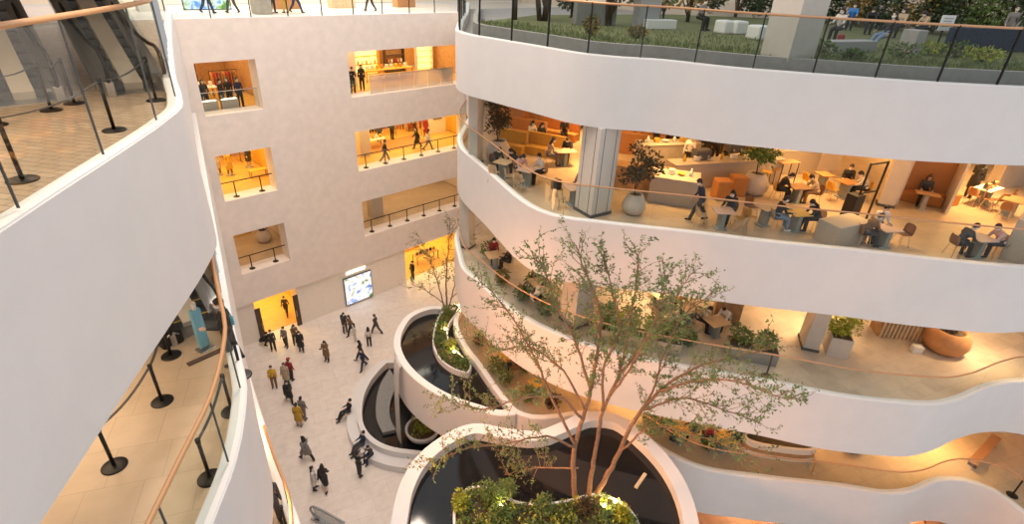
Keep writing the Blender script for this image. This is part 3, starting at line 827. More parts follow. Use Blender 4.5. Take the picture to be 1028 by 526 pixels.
def limb_tree(name, label, base, limbs, r0, leafm, barkm, twig, step, nl, LL, start=.3, group=None, curl=.5):
    "limbs: polylines in world space with a start radius; twigs and leaves grow along them"
    t = thing(name, label, 'tree', base, 0, group); B = Vector(base)
    wd, lv = MB(), Leaves()
    for pts, ra, rb, s0 in limbs:
        q = spline([p-B for p in pts], .25)
        m = len(q); q = [p+Vector((rnd(-1, 1), rnd(-1, 1), rnd(-1, 1)))*.02 for p in q]
        rr = [ra+(rb-ra)*(i/(m-1)) for i in range(m)]
        wd.tube(q, rr, 6)
        L = plen(q); s = L*s0
        while s < L:
            p, d = along(q, s); s += step*rnd(.6, 1.4)
            out = Vector((p.x, p.y, 0)); out = out.normalized() if out.length > .1 else rdir()
            td = (d*.6+rdir()*.9+out*.35+Vector((0, 0, .35))).normalized()
            tl = twig*rnd(.5, 1.3)
            tp = [p]; cur = td
            for _ in range(4):
                cur = (cur+rdir()*.28+Vector((0, 0, .06))).normalized(); tp.append(tp[-1]+cur*tl/4)
            wd.tube(tp, [.014, .011, .008, .006, .004], 4, caps=False)
            for _ in range(2):
                bp_ = tp[random.randint(1, 3)]; sd = (cur+rdir()*1.0).normalized(); sp = [bp_, bp_+sd*tl*.25, bp_+(sd+rdir()*.3)*tl*.45]
                wd.tube(sp, [.008, .006, .003], 4, caps=False)
                for _ in range(nl):
                    a = rnd(.2, 1.05); lv.leaf(sp[0].lerp(sp[2], a)+rdir()*.03, LL*rnd(.6, 1.25), LL*.5*rnd(.7, 1.2))
            for _ in range(nl+2):
                a = rnd(.3, 1.05)*4; i = min(3, int(a)); lv.leaf(tp[i].lerp(tp[i+1], a-i)+rdir()*.03, LL*rnd(.6, 1.25), LL*.5*rnd(.7, 1.2))
    part('trunk', wd, barkm, t)
    lv.obj('foliage', leafm, t)
    return t
def bush(label, loc, r, h, m='leaf_green', n=260, L=.13, name='bush', group=None, stem=True, scale=None):
    t = thing(name, label, 'bush', loc, 0, group); lv = Leaves()
    for _ in range(5):
        a = rnd(0, 2*PI); k = rnd(0, .5)*r
        blob(lv, (k*math.cos(a), k*math.sin(a), h*.5+rnd(-.05, .1)*h), r*rnd(.55, .8), h*rnd(.7, .95), n//5, L, L*.55)
    if stem:
        b = MB()
        for i in range(6):
            a = i*PI/3; b.tube([(0, 0, 0), (r*.3*math.cos(a), r*.3*math.sin(a), h*.45), (r*.55*math.cos(a), r*.55*math.sin(a), h*.8)], [.018, .012, .005], 5)
        part('stem', b, 'bark', t)
    lv.obj('foliage', m, t)
    return t
def round_pot(label, loc, r, h, m, cat='planter'):
    t = thing('round_planter', label, cat, loc); b = MB()
    b.lathe((0, 0, 0), [(r*.62, 0), (r*.9, h*.16), (r, h*.38), (r*.93, h*.62), (r*.70, h*.88), (r*.58, h*.97), (r*.60, h), (r*.52, h*1.0), (r*.50, h*.9)], 28)
    part('pot', b, m, t)
    b = MB(); b.cyl((0, 0, h*.9), r*.50, .03, 20); part('soil', b, 'soil', t)
    return t
def tree_crown(name, label, loc, hgt, cr, ch, leafm, barkm, n=900, L=.12, tr=.05, group=None, stems=1, cat='tree'):
    t = thing(name, label, cat, loc, 0, group); b, lv = MB(), Leaves()
    for s in range(stems):
        ox, oy = rnd(-.12, .12)*stems, rnd(-.12, .12)*stems
        b.tube([(ox*.4, oy*.4, 0), (ox, oy, hgt*.35), (ox*1.4+rnd(-.1, .1), oy*1.4, hgt*.8)], [tr, tr*.8, tr*.3], 7)
    for i in range(11):
        a = rnd(0, 2*PI); z = hgt-ch*rnd(.15, .95); rr = cr*rnd(.35, .75); tip = Vector((rr*math.cos(a), rr*math.sin(a), z+ch*.12))
        b.tube([(0, 0, max(.1, z-ch*.25)), tip*.5+Vector((0, 0, z*.5)), tip], [tr*.45, tr*.3, tr*.12], 5)
        blob(lv, tip, cr*.5, ch*.38, n//11, L, L*.55, .1)
    part('trunk', b, barkm, t); lv.obj('foliage', leafm, t)
    return t

# ------------------------------------------------------------------ basins of the waterfall garden
def spotlight(loc, label):
    t = thing('garden_spotlight', label, 'lamp', loc, 0, 'small spotlights in the planting beds')
    b = MB(); b.cyl((0, 0, 0), .02, .12, 8); b.cyl((0, 0, .1), .05, .09, 10, .06); hs = part('housing', b, 'black_metal', t)
    b = MB(); b.sphere((0, 0, .2), .075, 10, 8); part('lens', b, 'lamp_glow', hs)
    l = D.lights.new('spotlight_lamp', 'POINT'); l.energy = 22; l.color = (1, .68, .25); l.shadow_soft_size = .08
    o = D.objects.new('spotlight_lamp', l); COL.objects.link(o); o.location = (loc[0], loc[1], loc[2]+.34)
def basin_rim(name, outline, z0, z1, wd, m, label, closed=True):
    b = MB(); b.band(outline, offset(outline, wd, closed), z0, z1, closed)
    return struct(name, b, m, label, 'basin rim')
def planter_island(label, curb, z0, z1, wd=.09):
    t = thing('planter_bed', label, 'planter', (*curb[0].xy, z0)); o = Vector((curb[0].x, curb[0].y, 0)); c = [p-o for p in curb]
    b = MB(); b.band(c, offset(c, wd, True), 0, z1-z0, True); part('curb', b, 'white_edge', t)
    inn = offset(c, wd*.9, True); b = MB(); b.prism([(p.x, p.y) for p in inn], .0, z1-z0-.06); part('soil', b, 'soil', t)
    return t
def ccw(q):
    a = sum(p.x*r.y-r.x*p.y for p, r in zip(q, q[1:]+q[:1]))
    return q if a > 0 else q[::-1]
def inside(p, poly):
    c = False; n = len(poly)
    for i in range(n):
        a, b = poly[i], poly[i-1]
        if (a.y > p.y) != (b.y > p.y) and p.x < (b.x-a.x)*(p.y-a.y)/(b.y-a.y)+a.x: c = not c
    return c
def scatter(poly, n):
    xs = [p.x for p in poly]; ys = [p.y for p in poly]; out = []
    while len(out) < n:
        p = Vector((rnd(min(xs), max(xs)), rnd(min(ys), max(ys)), 0))
        if inside(p, poly): out.append(p)
    return out
def ground_cover(label, poly, z, n, m, L=.16, hh=.3, fn=10):
    lv = Leaves()
    for p in scatter(poly, n):
        s = rnd(.4, 1)
        for _ in range(fn):
            lv.leaf(Vector((p.x+rnd(-.14, .14), p.y+rnd(-.14, .14), z+rnd(0, hh*s))), L*rnd(.6, 1.3), L*.45, (rdir()+Vector((0, 0, .8))).normalized())
    return tag(lv.obj('ground_cover', m), label, 'plants', kind='stuff')

# big raised basin in front
ZF = 7.0
FR = [(392, 526), (400, 490), (415, 462), (440, 440), (475, 425), (510, 430), (540, 432), (562, 424), (590, 413), (620, 416), (650, 437), (680, 470), (697, 505), (703, 540), (690, 590), (620, 630), (500, 640), (400, 610), (384, 560)]
FRO = ccw(spline([Vector((*at(x, y, ZF).xy, 0)) for x, y in FR], .35, True))
basin_rim('trim_41', FRO, ZF-2.3, ZF, .55, 'white_paint', 'broad white rim wall of the large raised water basin with the tree')
ib = offset(FRO, .50, True)
b = MB(); b.prism([(p.x, p.y) for p in ib], ZF-2.3, ZF-.62); struct('floor', b, 'pool_bed', 'dark bed slab of the large raised water basin', 'basin floor')
b = MB(); b.prism([(p.x, p.y) for p in ib], ZF-.62, ZF-.42); tag(part('pool_water', b, 'water'), 'still dark water in the large raised basin under the tree', 'water', kind='stuff')
for i, (x, y) in enumerate(((9, 9.6), (13.3, 7.6), (10.2, 5.6), (8.0, 10.8), (13.4, 9.2))):
    b = MB(); b.cyl((0, 0, 0), .45, ZF-2.3, 24)
    o = struct('column', b, 'white_paint', f'round white column under the large raised basin, number {word.get(i+2, "sixth")} of its ring', 'column'); o.location = (x, y, 0)
    o['label'] = ['round column under the middle of the large basin', 'round column under the right side of the large basin', 'round column under the near side of the large basin', 'round column under the left side of the large basin', 'round column under the far right of the large basin'][i]
FP = [(455, 530), (457.5, 504), (468, 490), (484, 487), (500.7, 494), (517, 502), (540, 505), (571, 501), (601, 495), (620, 501), (634, 512), (643, 528), (640, 560), (600, 580), (520, 580), (462, 560)]
FPI = ccw(spline([Vector((*at(x, y, ZF-.05).xy, 0)) for x, y in FP], .2, True))
planter_island('white curbed kidney planting bed around the big tree', FPI, ZF-.62, ZF-.05)
bed = offset(FPI, .12, True)
ground_cover('mixed green ground cover in the bed under the big tree', bed, ZF-.1, 420, 'leaf_olive', .17, .32, 9)
ground_cover('brighter yellow green tufts in the bed under the big tree', bed, ZF-.1, 130, 'leaf_bright', .15, .4, 7)
for i, (x, y, r, h, m, lb) in enumerate(((490, 501, .5, .75, 'leaf_green', 'leafy green shrub in the left lobe of the big tree bed'), (512, 499, .45, .85, 'leaf_olive', 'tall loose shrub spilling over the far curb of the big tree bed'), (465, 508, .4, .6, 'leaf_bright', 'light green shrub at the left end of the big tree bed'), (545, 515, .5, .6, 'leaf_olive', 'olive shrub in the middle of the big tree bed'), (588, 515, .4, .7, 'leaf_brown', 'brown feathery grass clump beside the big tree trunk'), (625, 522, .4, .55, 'leaf_bright', 'yellow lit shrub at the right end of the big tree bed'), (500, 522, .5, .55, 'leaf_green', 'dense green shrub at the near left of the big tree bed'))):
    p = at(x, y, ZF-.1); bush(lb, p, r, h, m, 420, .13)
for x, y, lb in ((503, 511, 'warm spotlight in the left of the big tree bed'), (606, 511, 'warm spotlight by the right stem of the big tree'), (617, 507, 'warm spotlight nearest the right curb of the big tree bed')): spotlight(at(x, y, ZF-.11), lb)
# light line fittings on the water
for x, y, lb in ((643, 483, 'short pale timber float on the dark water of the large basin'),):
    p = at(x, y, ZF-.4); b = MB(); b.box((0, 0, .03), (.85, .14, .08), bev=.015); o = tag(part('water_spout_bar', b, 'pale_wood'), lb, 'bar'); o.location = p; o.rotation_euler[2] = .15
# middle basin: part of the second level
ZM = FT[2]
MO = V2((16.8, 21.3), (15.6, 22.4), (14.34, 22.5), (13.0, 21.75), (12.04, 20.68), (11.46, 19.32), (11.25, 17.4), (11.55, 15.5), (12.2, 13.95), (12.75, 13.0), (13.35, 12.55))
MO = spline(MO, .3)[::-1]     # travel so that the water lies to the left
MO = MO if offset(MO, .5)[len(MO)//2].x > MO[len(MO)//2].x else MO[::-1]
b = MB(); b.band(MO, offset(MO, .36), FB[2], ZM); struct('trim_42', b, 'white_paint', 'white rim wall of the middle basin cantilevered from the second level', 'basin rim')
b = MB(); b.band(offset(MO, .02), offset(MO, .37), ZM, ZM+.03); struct('trim_43', b, 'white_edge', 'bright coping on the rim of the middle basin', 'basin rim')
fc = [p for p in RC[2] if 12.4 < p.y < 21.6 and p.x < 17.6]
mp_ = offset(MO, .3)
if (mp_[0]-fc[-1]).length > (mp_[0]-fc[0]).length: fc = fc[::-1]
poly = [(p.x, p.y) for p in mp_]+[(p.x-.05, p.y) for p in (fc[::-1] if (mp_[-1]-fc[-1]).length < (mp_[-1]-fc[0]).length else fc)]
b = MB(); b.prism(poly, FB[2], ZM-.5); struct('floor', b, 'pool_bed', 'dark bed slab of the middle basin', 'basin floor')
b = MB(); b.prism(poly, ZM-.5, ZM-.34); tag(part('pool_water', b, 'water'), 'dark water in the middle basin beside the second level', 'water', kind='stuff')
MP = [(441, 316), (436, 329), (435, 348), (443, 362), (458, 371.5), (470, 374), (473.5, 367), (463, 356), (452, 343), (450, 329), (456, 318), (463, 309), (456, 304), (448, 308)]
MPI = ccw(spline([Vector((*at(x, y, ZM).xy, 0)) for x, y in MP], .2, True))
planter_island('white curbed crescent planting bed in the middle basin', MPI, ZM-.5, ZM)
bed = offset(MPI, .12, True)
ground_cover('small green and brown plants in the crescent bed', bed, ZM-.08, 130, 'leaf_green', .16, .35, 9)
ground_cover('dry brown tufts in the crescent bed', bed, ZM-.08, 70, 'leaf_autumn', .15, .3, 8)
for x, y, lb in ((456, 356, 'warm spotlight in the lower lobe of the crescent bed'), (447, 333, 'warm spotlight in the middle of the crescent bed'), (461, 309, 'warm spotlight at the far tip of the crescent bed')): spotlight(at(x, y, ZM-.08), lb)
for x, y, r, h, m, lb in ((452, 350, .35, .6, 'leaf_bright', 'bright shrub beside the spotlight in the crescent bed'), (440, 345, .3, .5, 'leaf_olive', 'olive shrub at the left bend of the crescent bed'), (466, 368, .3, .5, 'leaf_green', 'green shrub at the near end of the crescent bed'), (448, 318, .35, .8, 'leaf_olive', 'leafy shrub below the slender tree in the crescent bed')):
    bush(lb, at(x, y, ZM-.1), r, h, m, 260, .12)
for i, (x, y, lb) in enumerate(((408, 401, 'thick round column under the left of the middle basin'), (452, 424, 'thick round column under the near side of the middle basin'))):
    p = at(x, y, .1); b = MB(); b.cyl((0, 0, 0), .42, FB[2], 24); o = struct('column', b, 'white_paint', lb, 'column'); o.location = (p.x, p.y+.3, 0)
# ground basin with its bench
GO = [Vector((*at(x, y, .45).xy, 0)) for x, y in ((386, 361), (364.7, 378), (354, 395), (348.5, 416), (349, 432), (355, 446), (371, 460), (390, 467), (407, 469.5))]
GO = ccw(spline(GO+V2((12.2, 15.6), (14.5, 15.4), (17.6, 18), (17.4, 22.5), (15, 25.2)), .35, True))
basin_rim('trim_44', GO, 0, .45, .62, 'white_paint', 'low curved white bench ledge around the ground basin')
g2 = offset(GO, .6, True)
basin_rim('trim_45', g2, 0, .85, .28, 'white_paint', 'white inner rim wall of the ground basin')
g3 = offset(GO, .86, True)
b = MB(); b.prism([(p.x, p.y) for p in g3], 0, .30); struct('floor', b, 'pool_bed', 'dark bed of the ground basin', 'basin floor')
b = MB(); b.prism([(p.x, p.y) for p in g3], .30, .36); tag(part('pool_water', b, 'water'), 'shallow dark water in the ground basin', 'water', kind='stuff')
# stone chute on the water and the falling curtain above it
ARC = [(391, 370), (382, 385), (377.5, 405), (378, 420), (384, 434)]
ARI = [(400, 384), (394, 396), (391, 408), (392, 420), (397, 431)]
ao = spline([Vector((*at(x, y, .62).xy, 0)) for x, y in ARC], .2); ai = spline([Vector((*at(x, y, .62).xy, 0)) for x, y in ARI], .2)
n = 24; A_ = [along(ao, plen(ao)*i/(n-1))[0] for i in range(n)]; I_ = [along(ai, plen(ai)*i/(n-1))[0] for i in range(n)]
b = MB(); b.band(A_, I_, .36, .60); tag(part('stone_slab', b, 'grey'), 'curved grey stone slab lying in the ground basin below the falling water', 'slab')
ca = [Vector((*at(x, y, ZM).xy, 0)) for x, y in ((387.5, 361), (391.5, 357.5), (396.5, 355.5))]
ca = spline(V2((11.62, 19.75), (11.42, 19.3), (11.30, 18.8)), .1); 
b = MB()
L0 = len(ca); prof = [(0, ZM+.05), (-.10, ZM+.02), (-.22, ZM-.4), (-.30, ZM-1.4), (-.36, 3.0), (-.40, .62)]
for a, c in zip(ca, ca[1:]):
    for (o0, z0), (o1, z1) in zip(prof, prof[1:]):
        f0 = [Vector((a.x+o0, a.y-.15*abs(o0), z0)), Vector((c.x+o0, c.y-.15*abs(o0), z0)), Vector((c.x+o1, c.y-.15*abs(o1), z1)), Vector((a.x+o1, a.y-.15*abs(o1), z1))]
        b.quad(f0); b.quad([p+Vector((.03, .01, 0)) for p in f0[::-1]])
glass_mat('falling_water', (.9, .9, .9), .3, .55, (.85, .83, .80))
tag(part('water_curtain', b, 'falling_water', fix=False), 'thin curtain of water falling from the middle basin rim', 'water', kind='stuff')
# planter bowl
p = at(424.5, 437, .36); t = thing('planter_bowl', 'round white planter bowl of yellow green plants in the ground basin', 'planter', p)
b = MB(); b.lathe((0, 0, 0), [(.55, 0), (.85, .2), (.97, .5), (.97, .62), (.86, .62), (.84, .52)], 30); part('bowl', b, 'white_paint', t)
b = MB(); b.cyl((0, 0, .5), .83, .05, 24); part('soil', b, 'soil', t)
lv = Leaves()
for i in range(9): a = i*.7; blob(lv, (.45*math.cos(a)*(i % 3)/2, .45*math.sin(a)*(i % 3)/2, .8), .35, .6, 45, .16, .05)
lv.obj('foliage', 'leaf_bright', t)

# big multi stemmed tree
BT = at(590, 502, ZF-.1); d0 = BT.xy.length
def LB(pts, ra, rb, s0, far=0., fe=None):
    n = len(pts); fe = far if fe is None else fe
    pts = [(x, y+max(0, (420-y))*.075) for x, y in pts]
    return ([atd(x, y, d0+far+(fe-far)*i/(n-1)) for i, (x, y) in enumerate(pts)], ra, rb, s0)
limbs_ = [
 LB([(577.5, 508), (577, 447), (590, 402), (598, 360), (601, 300), (588, 262), (578, 232)], .105, .02, .5, 0, .6),
 LB([(593, 390), (577, 335), (558, 295), (548, 262), (540, 245)], .05, .012, .25, 0, -1.6),
 LB([(584, 420), (560, 397), (525, 398), (485, 410), (445, 398)], .05, .012, .3, 0, -1.2),
 LB([(577, 447), (557, 405), (540, 362), (522, 325), (500, 290), (480, 268)], .055, .012, .3, 0, 1.2),
 LB([(577, 449), (548, 438), (505, 446), (462, 452), (430, 470)], .045, .01, .25, 0, -1.9),
 LB([(587, 410), (560, 362), (528, 342), (500, 345), (468, 330)], .045, .01, .25, 0, 1.9),
 LB([(591, 496), (598, 452), (605, 412), (622, 370), (632, 315), (640, 262), (641, 240)], .10, .016, .5, .1, 1.4),
 LB([(605, 412), (607, 362), (622, 322), (615, 285), (606, 245)], .05, .012, .25, .1, -1.4),
 LB([(622, 372), (652, 332), (676, 292), (694, 262)], .045, .01, .2, .5, 2.0),
 LB([(610, 400), (640, 352), (660, 305), (668, 262)], .045, .01, .25, .1, -1.8),
 LB([(600, 494), (620, 458), (637, 422), (665, 388), (700, 364), (740, 352), (768, 346)], .10, .015, .45, .2, 1.0),
 LB([(637, 422), (655, 392), (668, 345), (690, 305), (715, 285)], .05, .012, .25, .4, 2.2),
 LB([(660, 392), (705, 378), (748, 382), (790, 400)], .045, .01, .2, .4, -1.4),
 LB([(622, 454), (660, 428), (700, 438), (750, 452)], .04, .01, .25, .2, -1.6),
 LB([(645, 412), (690, 398), (730, 412), (765, 425)], .04, .01, .2, .3, 1.0),
 LB([(580, 470), (540, 470), (500, 478)], .035, .01, .3, 0, .9),
]
limb_tree('tree', 'large airy multi stemmed tree rising from the front basin bed', BT, limbs_, .1, 'leaf_olive', 'bark', .85, .115, 7, .105)
# slender tree in the crescent bed
BS = at(449, 314, ZM-.1); d1 = BS.xy.length
def LS(pts, ra, rb, s0, fe=0.):
    n = len(pts); return ([atd(x, y, d1+fe*i/(n-1)) for i, (x, y) in enumerate(pts)], ra, rb, s0)
limb_tree('tree', 'slender thin stemmed tree in the crescent bed of the middle basin', BS, [
 LS([(449, 314), (448, 280), (450, 250), (452, 218)], .06, .012, .3, .3), LS([(447, 314), (440, 285), (432, 262), (422, 240)], .045, .01, .35, -1),
 LS([(450, 312), (458, 280), (465, 255), (470, 235)], .045, .01, .35, -.8), LS([(446, 305), (428, 292), (412, 285)], .03, .008, .3, .8), LS([(452, 300), (470, 285), (482, 275)], .03, .008, .3, .5),
 LS([(455, 320), (464, 310), (478, 318), (490, 330)], .03, .008, .3, -1)], .06, 'leaf_olive', 'bark', .8, .15, 6, .10)

# ------------------------------------------------------------------ fifth level garden
g5 = [p for p in RC[5]]
k0, k1 = offset(g5, .75), offset(g5, .95)
b = MB(); b.band(k0, k1, LR5, LR5+.76); struct('trim_46', b, 'kerb_stone', 'grey stone kerb holding the fifth level lawn', 'kerb')
lawn = [(p.x, p.y) for p in offset(g5, .9) if True]
i0 = next(i for i, p in enumerate(g5) if p.y < 20.6)
lawn_poly = [(p.x, p.y) for p in offset(g5, .93)[i0:]]+[(41.5, g5[-1].y), (41.5, 14), (33, 20), (23, 22)]
b = MB(); b.prism(lawn_poly, LR5, LR5+.64); struct('floor', b, 'lawn', 'sloping green lawn bed of the fifth level garden', 'lawn')
lp = [Vector((x, y, 0)) for x, y in lawn_poly]
near = [Vector((p.x, p.y, 0)) for p in offset(g5, 1.0)[i0:]]; far_ = near+[p for p in offset(g5, 7.5)[i0:]][::-1]; near = near+[p for p in offset(g5, 3.2)[i0:]][::-1]
lv = Leaves()
for p in scatter(near, 5200)+scatter(far_, 4500):
    if random.random() < .9: lv.leaf(Vector((p.x, p.y, LR5+.63)), rnd(.08, .22), .035, (Vector((0, 0, 1))+rdir()*.5).normalized())
tag(lv.obj('grass', 'grass_blade'), 'rough grass blades on the fifth level lawn', 'grass', kind='stuff')
Z5 = LR5+.64
def p5(px, py):
    p = at(px, py, Z5)
    if p.x > 39:
        k = 39/p.x; p.x *= k; p.y *= k
    return p
TG = 'garden trees on the fifth level'
for x, y, h, cr, ch, m, n, L, lb, st in ((517, 20, 5, 1.4, 3.4, 'leaf_dark', 900, .2, 'bare stemmed tree at the far left of the fifth level garden', 1), (545, 21, 4.5, 1.2, 3.2, 'leaf_autumn', 700, .2, 'cluster of thin stems with brown leaves, second garden tree from the left', 6),
    (612, 26, 4.6, 1.8, 3.6, 'leaf_dark', 1000, .22, 'thick trunked tree behind the lawn left of the pale block', 3), (690, 22, 3.4, 1.7, 3.0, 'leaf_autumn', 1100, .2, 'orange leaved tree above the white cushions', 1), (738, 17, 3.6, 1.7, 3.3, 'leaf_dark', 1000, .22, 'dark tree just left of the pale garden column', 1),
    (925, 30, 3.0, 1.6, 2.8, 'leaf_autumn', 1100, .2, 'golden brown tree behind the small white sign', 1), (962, 32, 3.0, 1.5, 2.9, 'leaf_dark', 1200, .2, 'dark leafy tree right of the small white sign', 1), (1012, 30, 3.0, 1.6, 2.9, 'leaf_dark', 1200, .2, 'dark tree at the right end of the fifth level garden', 1)):
    p = p5(x, y); tree_crown('garden_tree', lb, p, h, cr, ch, m, 'bark_dark', n, L, .11, TG, st)
for x, y, r, h, m, lb in ((570, 12, 1.3, 2.2, 'leaf_dark', 'dark hedge bush behind the far left of the lawn'), (640, 10, 1.3, 2.2, 'leaf_dark', 'dark hedge bush behind the thick trunked tree'), (665, 12, 1.2, 2.0, 'leaf_olive', 'olive hedge bush behind the low white bench'), (715, 10, 1.3, 2.2, 'leaf_dark', 'dark hedge bush behind the orange leaved tree'), (762, 12, 1.3, 2.2, 'leaf_dark', 'dark hedge bush left of the pale garden column, at the back'), (828, 13, 1.3, 2.2, 'leaf_dark', 'dark hedge bush just right of the pale garden column'), (862, 14, 1.2, 2.0, 'leaf_autumn', 'amber hedge bush behind the seated garden group'), (895, 16, 1.3, 2.2, 'leaf_dark', 'dark hedge bush behind the right of the seated group'), (940, 22, 1.1, 2.0, 'leaf_dark', 'dark hedge bush behind the small white sign'), (985, 24, 1.2, 2.1, 'leaf_olive', 'olive hedge bush behind the teal screen')):
    bush(lb, p5(x, y), r, h, m, 900, .24)
for x, y, r, h, m, lb in ((822, 55, .5, .5, 'leaf_olive', 'low shrub just right of the pale garden column'), (855, 60, .5, .35, 'leaf_green', 'low green shrub by the picnic cloth'), (905, 58, .7, .5, 'leaf_olive', 'shrub beside the dark bin on the lawn'), (930, 55, .7, .45, 'leaf_bright', 'light green shrub below the small white sign'), (958, 58, .7, .55, 'leaf_olive', 'olive shrub right of the small white sign'), (985, 62, .7, .5, 'leaf_bright', 'light shrub near the right end of the lawn'), (594, 36, .45, .75, 'leaf_autumn', 'yellowing shrub beside the leaning stake'), (640, 38, .5, .4, 'leaf_autumn', 'dry tuft in the middle of the lawn')):
    bush(lb, p5(x, y), r, h, m, 260, .13)
# blocks, cushions and sign
def block(name, label, cat, px, py, sx, sy, h, m, rz=.3, bev=.03, k=None):
    p = p5(px, py) if k is None else at(px, py, LV[k]); b = MB(); b.box((0, 0, h/2), (sx, sy, h), bev=bev)
    o = tag(part(name, b, m), label, cat); o.location = p; o.rotation_euler[2] = rz; return o
block('stone_bench', 'grey stone block wall behind the left of the lawn', 'bench', 596, 25, 2.0, .5, .95, 'grey', -.5)
block('stone_block', 'pale grey square block behind the middle of the lawn', 'block', 647, 28, 1.1, .6, 1.3, 'mid_grey', -.4)
block('stone_bench', 'low white stone bench right of the pale grey block', 'bench', 661, 29, 1.6, .5, .4, 'white', -.4)
for x, y, lb in ((727, 33.5, 'white cushion seat on the lawn, left one near the column'), (738, 34, 'white cushion seat on the lawn, second near the column'), (760, 39.5, 'wide white cushion seat beside the pale garden column')):
    block('cushion_seat', lb, 'seat', x, y, .75, .7, .55, 'white', -.3, .08)
block('stone_bench', 'long pale stone bench in front of the seated people', 'bench', 850, 52, 2.4, .55, .4, 'mid_grey', -.35)
block('bin', 'grey square bin on the lawn right of the seated people', 'bin', 911, 54, .6, .6, .85, 'kerb_stone', -.3)
t = thing('sign', 'small white sign board on a dark post in the garden', 'sign', p5(940, 47), -.5)
b = MB(); b.box((0, 0, .35), (.05, .05, .7)); part('post', b, 'black_metal', t)
b = MB(); b.box((0, -.05, .95), (.75, .04, .6), bev=.01); bd = part('board', b, 'white', t)
b = MB()
for i in range(4): b.box((-.02*i, -.075, 1.13-.1*i), (.5-.06*(i % 2), .008, .035))
part('lettering', b, 'mid_grey', bd)
block('garden_screen', 'long dark teal screen at the right end of the garden', 'screen', 990, 52, 5.0, .25, .9, 'navy', -.45)
b = MB(); b.tube([(0, 0, 0), (.1, .05, 1.3)], .018, 6); o = tag(part('plant_stake', b, 'pale_wood'), 'leaning bamboo stake at the left of the lawn', 'stake'); o.location = p5(591, 38)
t = thing('pale_column', 'tall pale square column rising from the lawn edge', 'column', p5(789, 59), -.35); b = MB(); b.box((0, 0, 3), (1.15, 1.15, 6), bev=.01); b.box((0, 0, .9), (1.16, 1.16, .015)); part('shaft', b, 'stone_column', t)
GP = 'people in the fifth level garden'
def g5p(px, py, face, pose, label, **k): p = p5(px, py); return person((p.x, p.y, p.z), face, pose, label, group=GP, **k)
g5p(838, 42, -140, 'sit', 'person in white coat sitting with back turned, left of the garden group', top='light_cloth', hair='long')
g5p(851, 30, -120, 'sit', 'person in blue jacket sitting behind the red bag in the garden', top='blue')
g5p(868, 34, -110, 'sitdown', 'person in black sitting in the middle of the garden group', top='black')
g5p(878, 28, -100, 'sit', 'person in white shirt sitting in the garden group, behind', top='light_cloth')
g5p(884, 50, 200, 'sitback', 'person in black and jeans lounging at the front of the garden group', top='black', bottom='denim', shoes='white', hair='long')
g5p(900, 38, -150, 'sit', 'person in beige sitting right of the lounging person', top='beige_cloth', hair='long')
g5p(925, 40, -170, 'sitdown', 'person in beige coat bending left of the small white sign', top='beige_cloth', hair='long')
g5p(700, 30, -60, 'sit', 'person in grey sitting behind the lawn left of the white cushions', top='grey_cloth')
g5p(575, 18, -120, 'stand', 'person in white standing at the far left of the lawn', top='light_cloth')
g5p(663, 18, -100, 'sit', 'person in black sitting behind the low white bench', top='black')
g5p(1005, 45, -120, 'walk', 'person in grey walking at the right end of the garden', top='grey_cloth', bottom='grey_cloth')
block('bag', 'red bag on the bench beside the white coat', 'bag', 842, 45, .38, .25, .4, 'crimson', .2, .06)
# ------------------------------------------------------------------ cafe furniture
def c4(px, py): return at(px, py, LV[4])
def c3(px, py): return at(px, py, LV[3])
def c2(px, py): return at(px, py, LV[2])
def make_chair():
    t = thing('cafe_chair', 'proto', 'chair')
    b = MB(); n = 7
    prof = [(-.20, .455), (-.08, .44), (.08, .445), (.20, .465)]
    G = [[b.bm.verts.new((x*.22*(1-.05*abs(y)*4), y, z+.02*x*x)) for x in (-1, -.5, 0, .5, 1)] for y, z in prof]
    for r, q in zip(G, G[1:]):
        for i in range(4): b.bm.faces.new((r[i], r[i+1], q[i+1], q[i])).smooth = True
    bmesh.ops.solidify(b.bm, geom=list(b.bm.faces), thickness=.02); part('seat', b, 'beige_shell', t)
    b = MB(); G = []
    for z, y, wd in ((.46, -.20, .21), (.55, -.235, .225), (.68, -.25, .225), (.80, -.265, .20), (.83, -.27, .15)):
        G.append([b.bm.verts.new((x*wd, y+.055*x*x, z)) for x in (-1, -.5, 0, .5, 1)])
    for r, q in zip(G, G[1:]):
        for i in range(4): b.bm.faces.new((r[i], r[i+1], q[i+1], q[i])).smooth = True
    bmesh.ops.solidify(b.bm, geom=list(b.bm.faces), thickness=.02); part('backrest', b, 'beige_shell', t)
    for sx in (-1, 1):
        for sy in (-1, 1):
            b = MB(); b.tube([(sx*.15, sy*.14, .44), (sx*.22, sy*.21, 0)], [.014, .011], 6); part('leg', b, 'pale_wood', t)
    return t
CH = [make_chair(), False]
CG = 'shell chairs of the fourth level cafe'
def chair(x, y, z, face, label, m='beige_shell', group=CG):
    if not CH[1]:
        CH[1] = True; c = CH[0]; c.location = (x, y, z); c.rotation_euler[2] = R_(face-90); c['label'] = label; c['group'] = group
        if m != 'beige_shell':
            for k in c.children:
                for sl in k.material_slots:
                    if sl.material.name == 'beige_shell': sl.link = 'OBJECT'; sl.material = MATS[m]
        return c
    return dup(CH[0], (x, y, z), R_(face-90), label, group, {k: m for k in ('beige_shell', 'yellow_shell', 'brown_shell', 'white_shell')} if True else None)
